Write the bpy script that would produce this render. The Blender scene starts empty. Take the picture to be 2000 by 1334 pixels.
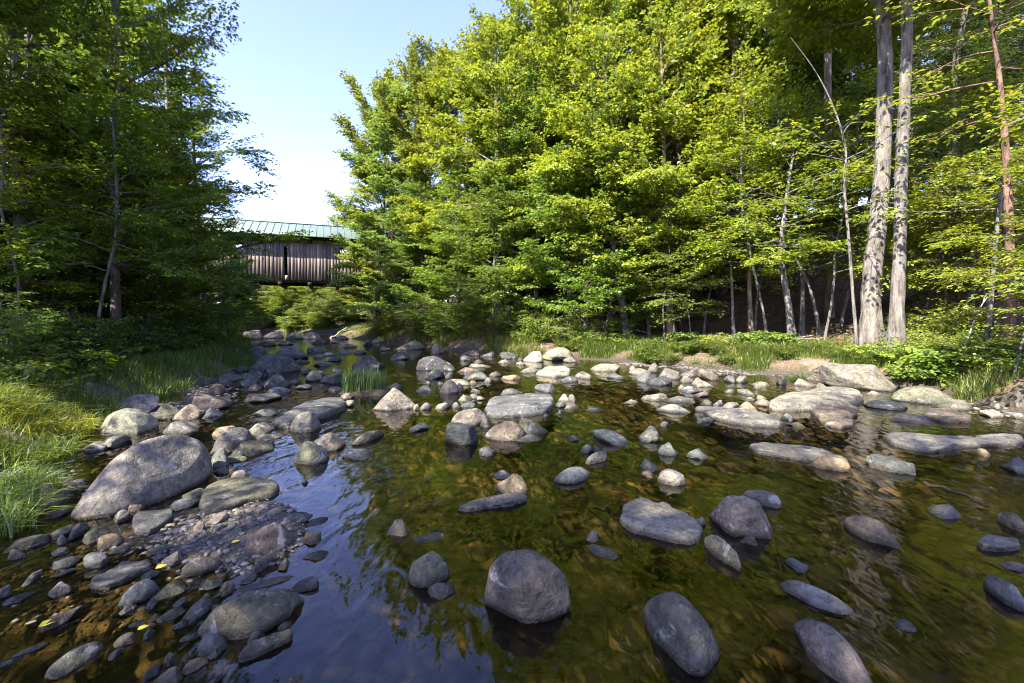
import bpy, bmesh, math, random
import numpy as np
from mathutils import Vector
R = math.radians
sc = bpy.context.scene
COL = sc.collection

# ------------------------------------------------------------------ camera
CAM_H, F, PITCH = 1.5, 900.0, R(3.0)
cam_d = bpy.data.cameras.new('camera'); cam = bpy.data.objects.new('camera', cam_d); COL.objects.link(cam)
cam.location = (0, 0, CAM_H); cam.rotation_euler = (R(90) - PITCH, 0, 0)
cam_d.sensor_width = 36; cam_d.lens = F / 2000 * 36; cam_d.clip_end = 1200; cam_d.clip_start = .05
sc.camera = cam
CP, SP = math.cos(PITCH), math.sin(PITCH)

def ray(px, py):
    a = (px - 1000) / F; b = (667 - py) / F
    return np.array([a, CP + b * SP, -SP + b * CP])
def at(px, py, z=0.0):
    d = ray(px, py); t = (z - CAM_H) / d[2]
    return np.array([0, 0, CAM_H]) + d * t
def at_depth(px, py, y):
    d = ray(px, py); return np.array([0, 0, CAM_H]) + d * (y / d[1])
def project(P):
    P = np.asarray(P) - np.array([0, 0, CAM_H])
    dz = P[:, 1] * CP - P[:, 2] * SP
    up = P[:, 1] * SP + P[:, 2] * CP
    return 1000 + F * P[:, 0] / dz, 667 - F * up / dz

def smooth(t):
    t = np.clip(t, 0, 1); return t * t * (3 - 2 * t)

class Sines:
    """cheap smooth noise: a sum of random sine waves"""
    def __init__(s, seed, freq, n=14, dim=3):
        r = np.random.RandomState(seed)
        s.k = r.normal(size=(n, dim)); s.k /= np.linalg.norm(s.k, axis=1)[:, None]
        s.k *= freq * r.uniform(.5, 1.9, (n, 1)); s.p = r.uniform(0, 6.28, n); s.n = n
    def __call__(s, P):
        return np.sin(P @ s.k.T + s.p).sum(1) / math.sqrt(s.n) * 1.2

# ------------------------------------------------------------------ terrain
YL = [-40, 0, 2, 3.1, 5, 7.9, 10, 12, 13.5, 20, 30, 37, 40, 44, 48, 52, 60, 200]
XL = [-3.4, -3.0, -3.3, -3.8, -5.2, -6.75, -7.0, -7.4, -8.1, -11.5, -17.5, -21.5, -25, -31, -42, -58, -90, -400]
YR = [-40, 0, 7.1, 9.6, 11.7, 14, 16.9, 19.3, 24, 30, 37, 40, 44, 48, 52, 60, 200]
XR = [10, 9.2, 8.3, 8.3, 7.5, 5.2, 2.6, -1.4, -5.2, -9.4, -13.6, -15.6, -19.5, -27, -40, -75, -380]
_w1, _w2, _w3 = Sines(3, .9, dim=2), Sines(4, 2.6, dim=2), Sines(5, .16, dim=2)
def river_dist(x, y):
    xl = np.interp(y, YL, XL); xr = np.interp(y, YR, XR)
    gl = (np.interp(y + 1, YL, XL) - np.interp(y - 1, YL, XL)) / 2
    gr = (np.interp(y + 1, YR, XR) - np.interp(y - 1, YR, XR)) / 2
    w = .13 * _w1(np.stack([x, y], -1).reshape(-1, 2)).reshape(np.shape(x))
    return (xl - x) / np.sqrt(1 + gl * gl) + w, (x - xr) / np.sqrt(1 + gr * gr) + 1.9 * w + .07 * _w2(np.stack([x, y], -1).reshape(-1, 2)).reshape(np.shape(x))
BAR = [(-2.75, 3.45, .62, .34), (-1.75, 2.75, .55, .27), (-3.3, 3.0, .6, .3), (-2.3, 3.0, .5, .2), (-5.2, 6.6, 1.0, .25), (-5.6, 8.2, 1.1, .25), (-6.5, 11, 1.4, .2),
       (-1.9, 11.2, .9, .14), (-13.5, 27, 4.5, .22), (-17, 35, 4, .28)]
def terrain(x, y):
    x = np.asarray(x, float); y = np.asarray(y, float)
    dl, dr = river_dist(x, y)
    q = np.stack([x, y], -1).reshape(-1, 2)
    n2 = _w2(q).reshape(x.shape); n1 = _w1(q).reshape(x.shape); n3 = _w3(q).reshape(x.shape)
    din = np.minimum(-dl, -dr)
    z = -.25 * smooth(din / 2.0) - .03 + .035 * n2 + .05 * n1
    for bx, by, s, a in BAR:
        z = z + a * np.exp(-((x - bx) ** 2 + (y - by) ** 2) / (2 * s * s))
    z = np.minimum(z, -.008 + .022 * n2)
    z = z + np.clip(y - 78, 0, 200) * .03
    L = np.clip(dl, 0, None); Rr = np.clip(dr, 0, None)
    zl = .42 * smooth(L / .9) + .5 * smooth((L - .6) / 4) + np.minimum(.09 * np.clip(L - 4, 0, None), 5)
    zr = .40 * smooth(Rr / .6) + .65 * smooth((Rr - .4) / 3.6) + 15 * (1 - np.exp(-np.clip(Rr - 4.5, 0, None) * .03)) * np.maximum(np.clip(1.25 - y / 46, .12, 1), smooth((x + 11) / 9))
    out = np.maximum(L, Rr)
    z = np.where(out > 0, np.maximum(z, -.03) + np.where(L > 0, zl, zr) + (.05 * n1 + .25 * n3 * smooth(out / 12)) * smooth(out / 1.5), z)
    return z
def T(x, y): return float(terrain(np.array([x]), np.array([y]))[0])
def ground_at(px, py):
    """first point of the ground or the water met along the line of sight through a pixel"""
    d = ray(px, py); t = .8 * (130 / .8) ** (np.arange(700) / 699.0); P = np.array([0, 0, CAM_H]) + t[:, None] * d
    h = P[:, 2] - np.maximum(0, terrain(P[:, 0], P[:, 1])); k = int(np.argmax(h <= 0))
    if h[k] > 0: k = 699
    if k == 0: return P[0]
    f = h[k - 1] / (h[k - 1] - h[k] + 1e-9); return P[k - 1] + (P[k] - P[k - 1]) * f

# ------------------------------------------------------------------ mesh helpers
def make_mesh(name, verts, faces, mats, smooth_shade=False, mat_idx=None, uv=None):
    """faces: list of int arrays, each (n,k)"""
    me = bpy.data.meshes.new(name)
    verts = np.ascontiguousarray(verts, dtype=np.float32)
    me.vertices.add(len(verts)); me.vertices.foreach_set('co', verts.ravel())
    loops = np.concatenate([f.ravel() for f in faces]).astype(np.int32)
    starts = []; o = 0
    for f in faces:
        starts.append(o + np.arange(len(f)) * f.shape[1]); o += f.size
    starts = np.concatenate(starts).astype(np.int32)
    me.loops.add(len(loops)); me.loops.foreach_set('vertex_index', loops)
    me.polygons.add(len(starts)); me.polygons.foreach_set('loop_start', starts)
    if smooth_shade: me.polygons.foreach_set('use_smooth', np.ones(len(starts), bool))
    for m in mats: me.materials.append(m)
    if mat_idx is not None: me.polygons.foreach_set('material_index', mat_idx.astype(np.int32))
    me.update(calc_edges=True)
    return me
def link(name, me, parent=None, loc=None, rz=0.0, color=None):
    o = bpy.data.objects.new(name, me); COL.objects.link(o)
    if parent is not None: o.parent = parent
    if loc is not None: o.location = loc
    if rz: o.rotation_euler = (0, 0, rz)
    if color is not None: o.color = (*color, 1)
    return o
def tag(o, label=None, cat=None, group=None, kind=None):
    if label: o['label'] = label
    if cat: o['category'] = cat
    if group: o['group'] = group
    if kind: o['kind'] = kind
    return o
def empty(name, loc, rz=0.0):
    o = bpy.data.objects.new(name, None); COL.objects.link(o); o.location = loc; o.rotation_euler = (0, 0, rz); return o

class Acc:
    def __init__(s): s.v = []; s.f = {}; s.n = 0
    def add(s, v, f):
        v = np.asarray(v, float); f = np.asarray(f, int)
        s.f.setdefault(f.shape[1], []).append(f + s.n); s.v.append(v); s.n += len(v)
    def mesh(s, name, mats, smooth_shade=False):
        return make_mesh(name, np.concatenate(s.v), [np.concatenate(x) for x in s.f.values()], mats, smooth_shade)
    def box(s, c, d):
        c = np.array(c); d = np.array(d) / 2
        v = np.array([[-1, -1, -1], [1, -1, -1], [1, 1, -1], [-1, 1, -1], [-1, -1, 1], [1, -1, 1], [1, 1, 1], [-1, 1, 1]]) * d + c
        s.add(v, [[0, 3, 2, 1], [4, 5, 6, 7], [0, 1, 5, 4], [1, 2, 6, 5], [2, 3, 7, 6], [3, 0, 4, 7]])
    def bar(s, a, b, w, h):
        """square bar from a to b"""
        a = np.array(a, float); b = np.array(b, float); d = b - a; d /= np.linalg.norm(d)
        u = np.cross(d, [0, 0, 1.0]);
        if np.linalg.norm(u) < 1e-3: u = np.array([1.0, 0, 0])
        u /= np.linalg.norm(u); v = np.cross(u, d)
        V = [p + u * sx * w / 2 + v * sy * h / 2 for p in (a, b) for sx, sy in ((-1, -1), (1, -1), (1, 1), (-1, 1))]
        s.add(V, [[3, 2, 1, 0], [4, 5, 6, 7], [0, 1, 5, 4], [1, 2, 6, 5], [2, 3, 7, 6], [3, 0, 4, 7]])
    def tube(s, pts, rad, seg=6, wob=0.0, rng=None, cap=False):
        pts = np.asarray(pts, float); rad = np.asarray(rad, float); n = len(pts)
        t = np.gradient(pts, axis=0); t /= np.linalg.norm(t, axis=1)[:, None] + 1e-9
        ref = np.array([1.0, 0, 0]) if abs(t[:, 0].mean()) < .8 else np.array([0, 1.0, 0])
        u = np.cross(t, ref); u /= np.linalg.norm(u, axis=1)[:, None] + 1e-9; w = np.cross(t, u)
        a = np.arange(seg) / seg * 2 * math.pi
        rr = rad[:, None] * np.ones((1, seg))
        if wob and rng is not None: rr = rr * (1 + wob * rng.uniform(-1, 1, (n, seg)))
        V = pts[:, None] + u[:, None] * (rr * np.cos(a))[..., None] + w[:, None] * (rr * np.sin(a))[..., None]
        i = np.arange(n - 1)[:, None] * seg; j = np.arange(seg)[None]; j2 = (j + 1) % seg
        Q = np.stack([i + j, i + j2, i + seg + j2, i + seg + j], -1).reshape(-1, 4)
        s.add(V.reshape(-1, 3), Q)

# ------------------------------------------------------------------ materials
class NT:
    def __init__(s, name):
        s.m = bpy.data.materials.new(name); s.m.use_nodes = True; s.t = s.m.node_tree; s.t.nodes.clear()
        s.out = s.n('ShaderNodeOutputMaterial')
    def n(s, typ, **kw):
        x = s.t.nodes.new(typ)
        for k, v in kw.items(): setattr(x, k, v)
        return x
    def set(s, node, **kw):
        for k, v in kw.items():
            i = node.inputs[k.replace('_', ' ')]
            if hasattr(v, 'is_output') or isinstance(v, bpy.types.NodeSocket): s.t.links.new(v, i)
            else: i.default_value = v
        return node
    def noise(s, vec, scale, detail=4, rough=.55, dist=0.0):
        n = s.n('ShaderNodeTexNoise'); s.set(n, Scale=scale, Detail=detail, Roughness=rough, Distortion=dist)
        if vec is not None: s.t.links.new(vec, n.inputs['Vector'])
        return n.outputs['Fac']
    def ramp(s, fac, stops, interp='LINEAR'):
        n = s.n('ShaderNodeValToRGB'); s.t.links.new(fac, n.inputs[0]); cr = n.color_ramp; cr.interpolation = interp
        while len(cr.elements) > len(stops): cr.elements.remove(cr.elements[-1])
        while len(cr.elements) < len(stops): cr.elements.new(.5)
        for e, (p, c) in zip(cr.elements, stops):
            e.position = p; e.color = (*c, 1) if hasattr(c, '__len__') else (c, c, c, 1)
        return n.outputs[0]
    def mix(s, fac, a, b, blend='MIX'):
        n = s.n('ShaderNodeMix', data_type='RGBA', blend_type=blend)
        for i, v in ((0, fac), (6, a), (7, b)):
            if isinstance(v, bpy.types.NodeSocket): s.t.links.new(v, n.inputs[i])
            else: n.inputs[i].default_value = v if i == 0 else (*v, 1) if len(v) == 3 else v
        return n.outputs[2]
    def math(s, op, a, b=0.0, clamp=False):
        n = s.n('ShaderNodeMath', operation=op, use_clamp=clamp)
        for i, v in enumerate((a, b)):
            if isinstance(v, bpy.types.NodeSocket): s.t.links.new(v, n.inputs[i])
            else: n.inputs[i].default_value = v
        return n.outputs[0]
    def maprange(s, v, a, b, c=0.0, d=1.0):
        n = s.n('ShaderNodeMapRange'); s.set(n, Value=v); n.inputs[1].default_value = a; n.inputs[2].default_value = b
        n.inputs[3].default_value = c; n.inputs[4].default_value = d; return n.outputs[0]
    def bump(s, h, strength, dist):
        n = s.n('ShaderNodeBump'); s.set(n, Height=h, Strength=strength, Distance=dist); return n.outputs[0]
    def finish(s, shader): s.t.links.new(shader, s.out.inputs['Surface']); return s.m

def mat_leaf(name, trans=.46, sheen=.03, hue=(1.3, 1.15, .7)):
    t = NT(name); oi = t.n('ShaderNodeObjectInfo'); g = t.n('ShaderNodeNewGeometry')
    rnd = g.outputs['Random Per Island']
    var = t.ramp(rnd, [(0, (.66, .74, .8)), (.4, (.92, .96, 1)), (.75, (1.15, 1.1, .95)), (.93, (1.4, 1.22, .85)), (1, (1.9, 1.45, .7))])
    base = t.mix(1.0, oi.outputs['Color'], var, 'MULTIPLY')
    d = t.n('ShaderNodeBsdfDiffuse'); t.set(d, Color=base)
    tr = t.n('ShaderNodeBsdfTranslucent'); t.set(tr, Color=t.mix(1.0, base, hue, 'MULTIPLY'))
    m = t.n('ShaderNodeMixShader'); t.set(m, Fac=trans); t.t.links.new(d.outputs[0], m.inputs[1]); t.t.links.new(tr.outputs[0], m.inputs[2])
    gl = t.n('ShaderNodeBsdfGlossy'); t.set(gl, Roughness=.5, Color=(.9, .95, .9, 1))
    m2 = t.n('ShaderNodeMixShader'); t.set(m2, Fac=sheen); t.t.links.new(m.outputs[0], m2.inputs[1]); t.t.links.new(gl.outputs[0], m2.inputs[2])
    return t.finish(m2.outputs[0])

def mat_bark(name, stops, scale=9, pale=None):
    t = NT(name); tc = t.n('ShaderNodeTexCoord'); mp = t.n('ShaderNodeMapping'); mp.inputs['Scale'].default_value = (1, 1, .22)
    t.t.links.new(tc.outputs['Object'], mp.inputs['Vector']); v = mp.outputs[0]
    n1 = t.noise(v, scale, 6, .65, .3); n2 = t.noise(tc.outputs['Object'], 1.6, 3)
    n3 = t.noise(v, scale * 5, 4, .6)
    c = t.ramp(n1, stops)
    c = t.mix(t.math('MULTIPLY', t.maprange(n2, .5, .62), .55), c, pale or (.3, .29, .25))
    c = t.mix(.35, c, t.ramp(n3, [(.3, .35), (.7, 1.0)]), 'MULTIPLY')
    oi = t.n('ShaderNodeObjectInfo'); c = t.mix(1.0, c, oi.outputs['Color'], 'MULTIPLY')
    b = t.n('ShaderNodeBsdfPrincipled'); t.set(b, Base_Color=c, Roughness=.9, Normal=t.bump(t.math('ADD', n1, t.math('MULTIPLY', n3, .4)), 1.0, .07))
    return t.finish(b.outputs[0])

def mat_rock():
    t = NT('river_stone'); tc = t.n('ShaderNodeTexCoord'); oi = t.n('ShaderNodeObjectInfo'); g = t.n('ShaderNodeNewGeometry')
    sep = t.n('ShaderNodeSeparateXYZ'); t.t.links.new(g.outputs['Position'], sep.inputs[0])
    off = t.n('ShaderNodeVectorMath', operation='MULTIPLY_ADD')
    t.t.links.new(oi.outputs['Random'], off.inputs[0]); off.inputs[1].default_value = (37, 51, 23); t.t.links.new(tc.outputs['Object'], off.inputs[2])
    v = off.outputs[0]
    rot = t.n('ShaderNodeMapping'); rot.inputs['Rotation'].default_value = (.35, .5, .2); rot.inputs['Scale'].default_value = (.7, .7, 3.2)
    t.t.links.new(v, rot.inputs['Vector'])
    big = t.noise(v, 2.6, 5, .6, .4); strata = t.noise(rot.outputs[0], 3.5, 5, .62, .6)
    fine = t.noise(v, 34, 8, .72); speck = t.noise(v, 130, 3, .6); mid = t.noise(v, 13, 6, .66, .2)
    c = t.mix(1.0, oi.outputs['Color'], t.ramp(big, [(.28, (.5, .5, .54)), (.5, (1, 1, 1)), (.7, (1.42, 1.34, 1.22))]), 'MULTIPLY')
    c = t.mix(.75, c, t.ramp(strata, [(.3, (.68, .7, .74)), (.5, (1, 1, 1)), (.66, (1.22, 1.14, 1.06))]), 'MULTIPLY')
    c = t.mix(.9, c, t.ramp(mid, [(.32, (.5, .5, .5)), (.5, (1, 1, 1)), (.68, (1.42, 1.4, 1.36))]), 'MULTIPLY')
    c = t.mix(.8, c, t.ramp(fine, [(.32, .4), (.5, 1.0), (.68, 1.5)]), 'MULTIPLY')
    c = t.mix(t.math('MULTIPLY', t.maprange(speck, .62, .7), .2), c, (.5, .49, .46))
    # pale lichen and mineral blotches
    c = t.mix(t.math('MULTIPLY', t.maprange(t.noise(v, 5.5, 8, .75, .5), .57, .63), .5), c, (.42, .41, .38))
    c = t.mix(t.math('MULTIPLY', t.maprange(t.noise(v, 3.1, 8, .72, .8), .62, .7), .5), c, (.10, .095, .08))
    # hairline cracks
    vo = t.n('ShaderNodeTexVoronoi', feature='DISTANCE_TO_EDGE'); t.set(vo, Scale=2.3, Randomness=1.0)
    dv = t.n('ShaderNodeVectorMath', operation='MULTIPLY_ADD'); nc = t.n('ShaderNodeTexNoise'); t.set(nc, Scale=4.0, Detail=5.0); t.t.links.new(v, nc.inputs['Vector'])
    t.t.links.new(nc.outputs['Color'], dv.inputs[0]); dv.inputs[1].default_value = (.5, .5, .5); t.t.links.new(v, dv.inputs[2]); t.t.links.new(dv.outputs[0], vo.inputs['Vector'])
    crack = t.math('MULTIPLY', t.maprange(vo.outputs['Distance'], .0, .018, 1, 0), t.maprange(big, .45, .6))
    c = t.mix(t.math('MULTIPLY', crack, .22), c, (.05, .048, .045))
    # wet rim and algae film left by the water
    zz = t.math('ADD', sep.outputs['Z'], t.math('MULTIPLY', t.math('SUBTRACT', mid, .5), -.035))
    wet = t.maprange(zz, .016, .05, 1, 0)
    c = t.mix(t.math('MULTIPLY', wet, .9), c, t.mix(1.0, c, (.30, .29, .25), 'MULTIPLY'))
    under = t.maprange(zz, -.06, .0, 1, 0)
    c = t.mix(t.math('MULTIPLY', under, .7), c, (.085, .068, .028))
    rough = t.maprange(wet, 0, 1, .82, .3)
    h = t.math('ADD', t.math('MULTIPLY', mid, .8), t.math('ADD', t.math('MULTIPLY', fine, .38), t.math('MULTIPLY', strata, .7)))
    h = t.math('SUBTRACT', h, t.math('MULTIPLY', crack, .12))
    b = t.n('ShaderNodeBsdfPrincipled'); t.set(b, Base_Color=c, Roughness=rough, Normal=t.bump(h, 1.0, .034)); b.inputs['Specular IOR Level'].default_value = .3
    return t.finish(b.outputs[0])

def mat_ground():
    t = NT('earth_and_riverbed'); g = t.n('ShaderNodeNewGeometry'); sep = t.n('ShaderNodeSeparateXYZ')
    P = g.outputs['Position']; t.t.links.new(P, sep.inputs[0]); z = sep.outputs['Z']
    n_big = t.noise(P, .5, 4); n_mid = t.noise(P, 3.2, 6, .62); n_f = t.noise(P, 22, 5, .65)
    # bed: pebbles under brown algae
    vo = t.n('ShaderNodeTexVoronoi'); t.set(vo, Scale=11.0); t.t.links.new(P, vo.inputs['Vector'])
    vo2 = t.n('ShaderNodeTexVoronoi'); t.set(vo2, Scale=27.0); t.t.links.new(P, vo2.inputs['Vector'])
    bw = t.n('ShaderNodeRGBToBW'); t.t.links.new(vo.outputs['Color'], bw.inputs[0])
    bed = t.ramp(bw.outputs[0], [(.15, (.024, .021, .011)), (.5, (.065, .055, .029)), (.85, (.14, .115, .068))])
    bed = t.mix(.8, bed, t.ramp(vo.outputs['Distance'], [(0, 1.25), (.5, .8), (.75, .25)]), 'MULTIPLY')
    bed = t.mix(t.maprange(n_big, .42, .62), bed, t.mix(1.0, bed, (.72, .85, .5), 'MULTIPLY'))
    bed = t.mix(.9, bed, t.ramp(n_mid, [(.3, .38), (.5, .95), (.68, 1.5)]), 'MULTIPLY')
    # shore mud
    mud = t.ramp(n_f, [(.3, (.03, .025, .019)), (.6, (.075, .062, .048)), (.8, (.13, .115, .09))])
    soil = t.ramp(n_f, [(.25, (.05, .036, .022)), (.5, (.13, .092, .058)), (.75, (.25, .185, .125))])
    soil = t.mix(t.maprange(n_mid, .5, .65), soil, (.055, .06, .02))
    soil = t.mix(.7, soil, t.ramp(t.noise(P, 60, 3, .7), [(.3, .5), (.7, 1.35)]), 'MULTIPLY')
    c = t.mix(t.maprange(z, -.035, .005), bed, mud)
    c = t.mix(t.maprange(t.math('ADD', z, t.math('MULTIPLY', n_mid, .12)), .12, .3), c, soil)
    h = t.math('ADD', t.math('MULTIPLY', n_f, .5), t.math('MULTIPLY', vo.outputs['Distance'], -.8))
    b = t.n('ShaderNodeBsdfPrincipled'); t.set(b, Base_Color=c, Roughness=t.maprange(z, .0, .12, .5, .95), Normal=t.bump(h, .8, .05)); b.inputs['Specular IOR Level'].default_value = .25
    return t.finish(b.outputs[0])

def mat_water():
    t = NT('clear_brown_water'); g = t.n('ShaderNodeNewGeometry'); P = g.outputs['Position']
    mp = t.n('ShaderNodeMapping'); mp.inputs['Rotation'].default_value = (0, 0, R(-28)); mp.inputs['Scale'].default_value = (1.0, .42, 1); t.t.links.new(P, mp.inputs['Vector'])
    mp2 = t.n('ShaderNodeMapping'); mp2.inputs['Rotation'].default_value = (0, 0, R(-42)); mp2.inputs['Scale'].default_value = (1.0, .5, 1); t.t.links.new(P, mp2.inputs['Vector'])
    a = t.noise(mp.outputs[0], 5.0, 2, .45, .8); b = t.noise(mp2.outputs[0], 15, 2, .5, .5); c = t.noise(P, 1.1, 2, .5, .6); calm = t.noise(P, .55, 3, .5, .4)
    rip = t.maprange(calm, .38, .62, .2, 1.0)
    h = t.math('ADD', t.math('MULTIPLY', a, .55), t.math('ADD', t.math('MULTIPLY', t.math('MULTIPLY', b, rip), .17), t.math('MULTIPLY', c, .6)))
    nrm = t.bump(h, .5, .042)
    fr = t.n('ShaderNodeFresnel'); t.set(fr, IOR=1.46, Normal=nrm)
    tr = t.n('ShaderNodeBsdfTransparent'); t.set(tr, Color=(.78, .67, .42, 1))
    gl = t.n('ShaderNodeBsdfGlossy'); t.set(gl, Color=(.98, .98, 1, 1), Roughness=.035, Normal=nrm)
    m = t.n('ShaderNodeMixShader'); t.set(m, Fac=fr.outputs[0]); t.t.links.new(tr.outputs[0], m.inputs[1]); t.t.links.new(gl.outputs[0], m.inputs[2])
    return t.finish(m.outputs[0])

def mat_simple(name, stops, scale=8, rough=.85, stretch=(1, 1, 1), bump=.4, spec=.3, island=None, dist=.012):
    t = NT(name); tc = t.n('ShaderNodeTexCoord'); mp = t.n('ShaderNodeMapping'); mp.inputs['Scale'].default_value = stretch
    t.t.links.new(tc.outputs['Object'], mp.inputs['Vector'])
    if island:
        g = t.n('ShaderNodeNewGeometry'); of = t.n('ShaderNodeVectorMath', operation='MULTIPLY_ADD')
        t.t.links.new(g.outputs['Random Per Island'], of.inputs[0]); of.inputs[1].default_value = (13, 7, 31); t.t.links.new(mp.outputs[0], of.inputs[2]); v = of.outputs[0]
    else: v = mp.outputs[0]
    n1 = t.noise(v, scale, 6, .65, .2); n2 = t.noise(v, scale * 6, 4, .6)
    c = t.ramp(n1, stops); c = t.mix(.5, c, t.ramp(n2, [(.3, .6), (.7, 1.25)]), 'MULTIPLY')
    if island: c = t.mix(1.0, c, t.ramp(g.outputs['Random Per Island'], island), 'MULTIPLY')
    b = t.n('ShaderNodeBsdfPrincipled'); t.set(b, Base_Color=c, Roughness=rough, Normal=t.bump(t.math('ADD', n1, t.math('MULTIPLY', n2, .5)), bump, dist)); b.inputs['Specular IOR Level'].default_value = spec
    return t.finish(b.outputs[0])

M_LEAF = mat_leaf('broad_leaf'); M_NEEDLE = mat_leaf('needle_leaf', .2, .05); M_GRASS = mat_leaf('grass_blade', .38, .06)
M_BARK = mat_bark('grey_brown_bark', [(.3, (.035, .028, .022)), (.5, (.12, .10, .082)), (.72, (.24, .21, .18))])
M_BARK_PALE = mat_bark('pale_smooth_bark', [(.36, (.035, .03, .026)), (.47, (.14, .128, .115)), (.62, (.24, .225, .205)), (.8, (.33, .31, .29))], 8, (.27, .26, .24))
M_ROCK = mat_rock(); M_GROUND = mat_ground(); M_WATER = mat_water()
# ------------------------------------------------------------------ setting: ground, water
def build_ground():
    nr, na = 250, 380
    r = .25 * (240 / .25) ** (np.arange(nr) / (nr - 1)); r[0] = .01
    # finer angular sampling in the forward half
    u = np.arange(na) / na; a = 2 * math.pi * (u - .11 * np.sin(2 * math.pi * u * 1.0 + math.pi) * -1)
    a = math.pi / 2 + (a - math.pi)
    X = r[:, None] * np.cos(a)[None]; Y = r[:, None] * np.sin(a)[None]
    Z = terrain(X, Y)
    V = np.stack([X, Y, Z], -1).reshape(-1, 3)
    i = np.arange(nr - 1)[:, None] * na; j = np.arange(na)[None]; j2 = (j + 1) % na
    Q = np.stack([i + j, i + na + j, i + na + j2, i + j2], -1).reshape(-1, 4)
    return link('ground', make_mesh('ground', V, [Q], [M_GROUND], True))
tag(build_ground(), kind='structure')
wx = np.array([[-70, -35, 0], [40, -35, 0], [40, 82, 0], [-70, 82, 0]], float)
tag(link('water', make_mesh('water', wx, [np.array([[0, 1, 2, 3]])], [M_WATER])), kind='structure')

# ------------------------------------------------------------------ rocks
TONE = {'slate': ((.105, .11, .125), 'dark slate'), 'grey': ((.205, .20, .205), 'grey'), 'pale': ((.30, .288, .27), 'pale grey'),
        'tan': ((.34, .27, .20), 'tan'), 'pink': ((.285, .225, .205), 'pinkish brown'), 'olive': ((.185, .18, .145), 'olive grey'),
        'white': ((.43, .41, .37), 'whitish'), 'brown': ((.20, .165, .145), 'brown'), 'blue': ((.17, .18, .205), 'bluish grey'),
        'ash': ((.285, .262, .25), 'ash grey'), 'plum': ((.185, .165, .17), 'purplish brown')}
def ico(level, cache={}):
    if level not in cache:
        bm = bmesh.new(); bmesh.ops.create_icosphere(bm, subdivisions=level, radius=1.0)
        v = np.array([x.co[:] for x in bm.verts]); f = np.array([[q.index for q in p.verts] for p in bm.faces]); bm.free()
        cache[level] = (v, f)
    return cache[level]
def rock_shape(seed, level, cuts=9, rough=.05, lo=.62, hi=.95):
    v, f = ico(level); v = v.copy(); r = np.random.RandomState(seed)
    for _ in range(cuts):
        n = r.normal(size=3); n[2] *= .8; n /= np.linalg.norm(n)
        d = v @ n - r.uniform(lo, hi); m = d > 0
        v[m] -= (d[m] * .96)[:, None] * n
    s1, s2, s3, s4 = Sines(seed, 1.5), Sines(seed + 1, 3.2), Sines(seed + 2, 7.5), Sines(seed + 3, 17)
    v *= (1 + rough * (1.5 * s1(v) + .9 * s2(v) + .42 * s3(v) + .17 * s4(v)))[:, None]
    return v / np.abs(v).max(0), f

ROCKS = []     # (object, bbox px, tone, label or None, group)
def fit_rock(x0, x1, yt, yb, ratio=.5, shear=0.0, tone='grey', seed=1, cuts=9, rough=.05, sink=.35, apex=0.0, taper=.22, level=None, lo=.62, hi=.95):
    """a boulder resting in the bed whose part above the water spans the given stretch of the river"""
    xc = (x0 + x1) / 2; g = ground_at(xc, yb); zb = max(0.0, g[2])
    lv = level or (5 if x1 - x0 > 85 else 4 if x1 - x0 > 26 else 3)
    S, f = rock_shape(seed, lv, cuts, rough, lo, hi)
    hd = g[:2] / np.linalg.norm(g[:2]); tg = np.array([hd[1], -hd[0]])
    dist = np.linalg.norm(g[:2])
    W = (x1 - x0) / F * g[1] / max(.4, hd[1]) * hd[1]; L = W * .7; ct = 0.0; cr = L / 2
    for it in range(14):
        z = S[:, 2] * (L * ratio); z = np.where(z < 0, z * sink * 2.2, z) + L * ratio * .05
        tp = 1 - taper * np.clip(S[:, 2], 0, 1) ** .8; tt = S[:, 0] * tp * W / 2 + shear * S[:, 1] * L / 2 + apex * W / 2 * np.clip(S[:, 2], 0, 1); uu = S[:, 1] * tp * L / 2
        xy = g[:2] + hd * (cr + uu)[:, None] + tg * (ct + tt)[:, None]
        V = np.column_stack([xy, z + zb]); vis = V[:, 2] > zb + .002
        if vis.sum() < 4: break
        px, py = project(V[vis])
        a, b, c, d = px.min(), px.max(), py.min(), py.max()
        W *= np.clip((x1 - x0) / (b - a), .6, 1.6) ** .9
        L *= np.clip((yb - yt) / max(d - c, .3), .6, 1.6) ** .8
        L = min(max(L, .16 * W), 2.4 * W)
        ct += ((x0 + x1) - (a + b)) / 2 / F * dist * .8
        zt = at(xc, d, zb)
        cr += np.clip(np.linalg.norm(at(xc, yb, zb)[:2]) - np.linalg.norm(zt[:2]), -.5 * L, .5 * L) * .8
    c0 = np.array([*(g[:2] + hd * cr + tg * ct), zb])
    return V - c0, f, c0
NAMES = {}
def add_rock(x0, x1, yt, yb, ratio=.5, shear=0.0, tone='grey', label=None, group='rocks standing in the stream', name=None, **kw):
    seed = 100 + len(ROCKS) * 7
    V, f, c0 = fit_rock(x0, x1, yt, yb, ratio, shear, tone, kw.pop('seed', seed), **kw)
    w = x1 - x0
    name = name or ('boulder' if w > 120 and ratio >= .4 else 'flat_rock' if ratio < .3 else 'river_rock' if w > 30 else 'river_stone')
    r = np.random.RandomState(seed); base = np.array(TONE[tone][0]) * np.array([.565, .55, .45]) * r.uniform(.82, 1.18) * (1 + r.uniform(-.06, .06, 3))
    o = link(name, make_mesh(name, V, [f], [M_ROCK], True), None, c0, 0, base)
    ROCKS.append([o, (x0, x1, yt, yb), tone, label, group, ratio]); return o
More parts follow.
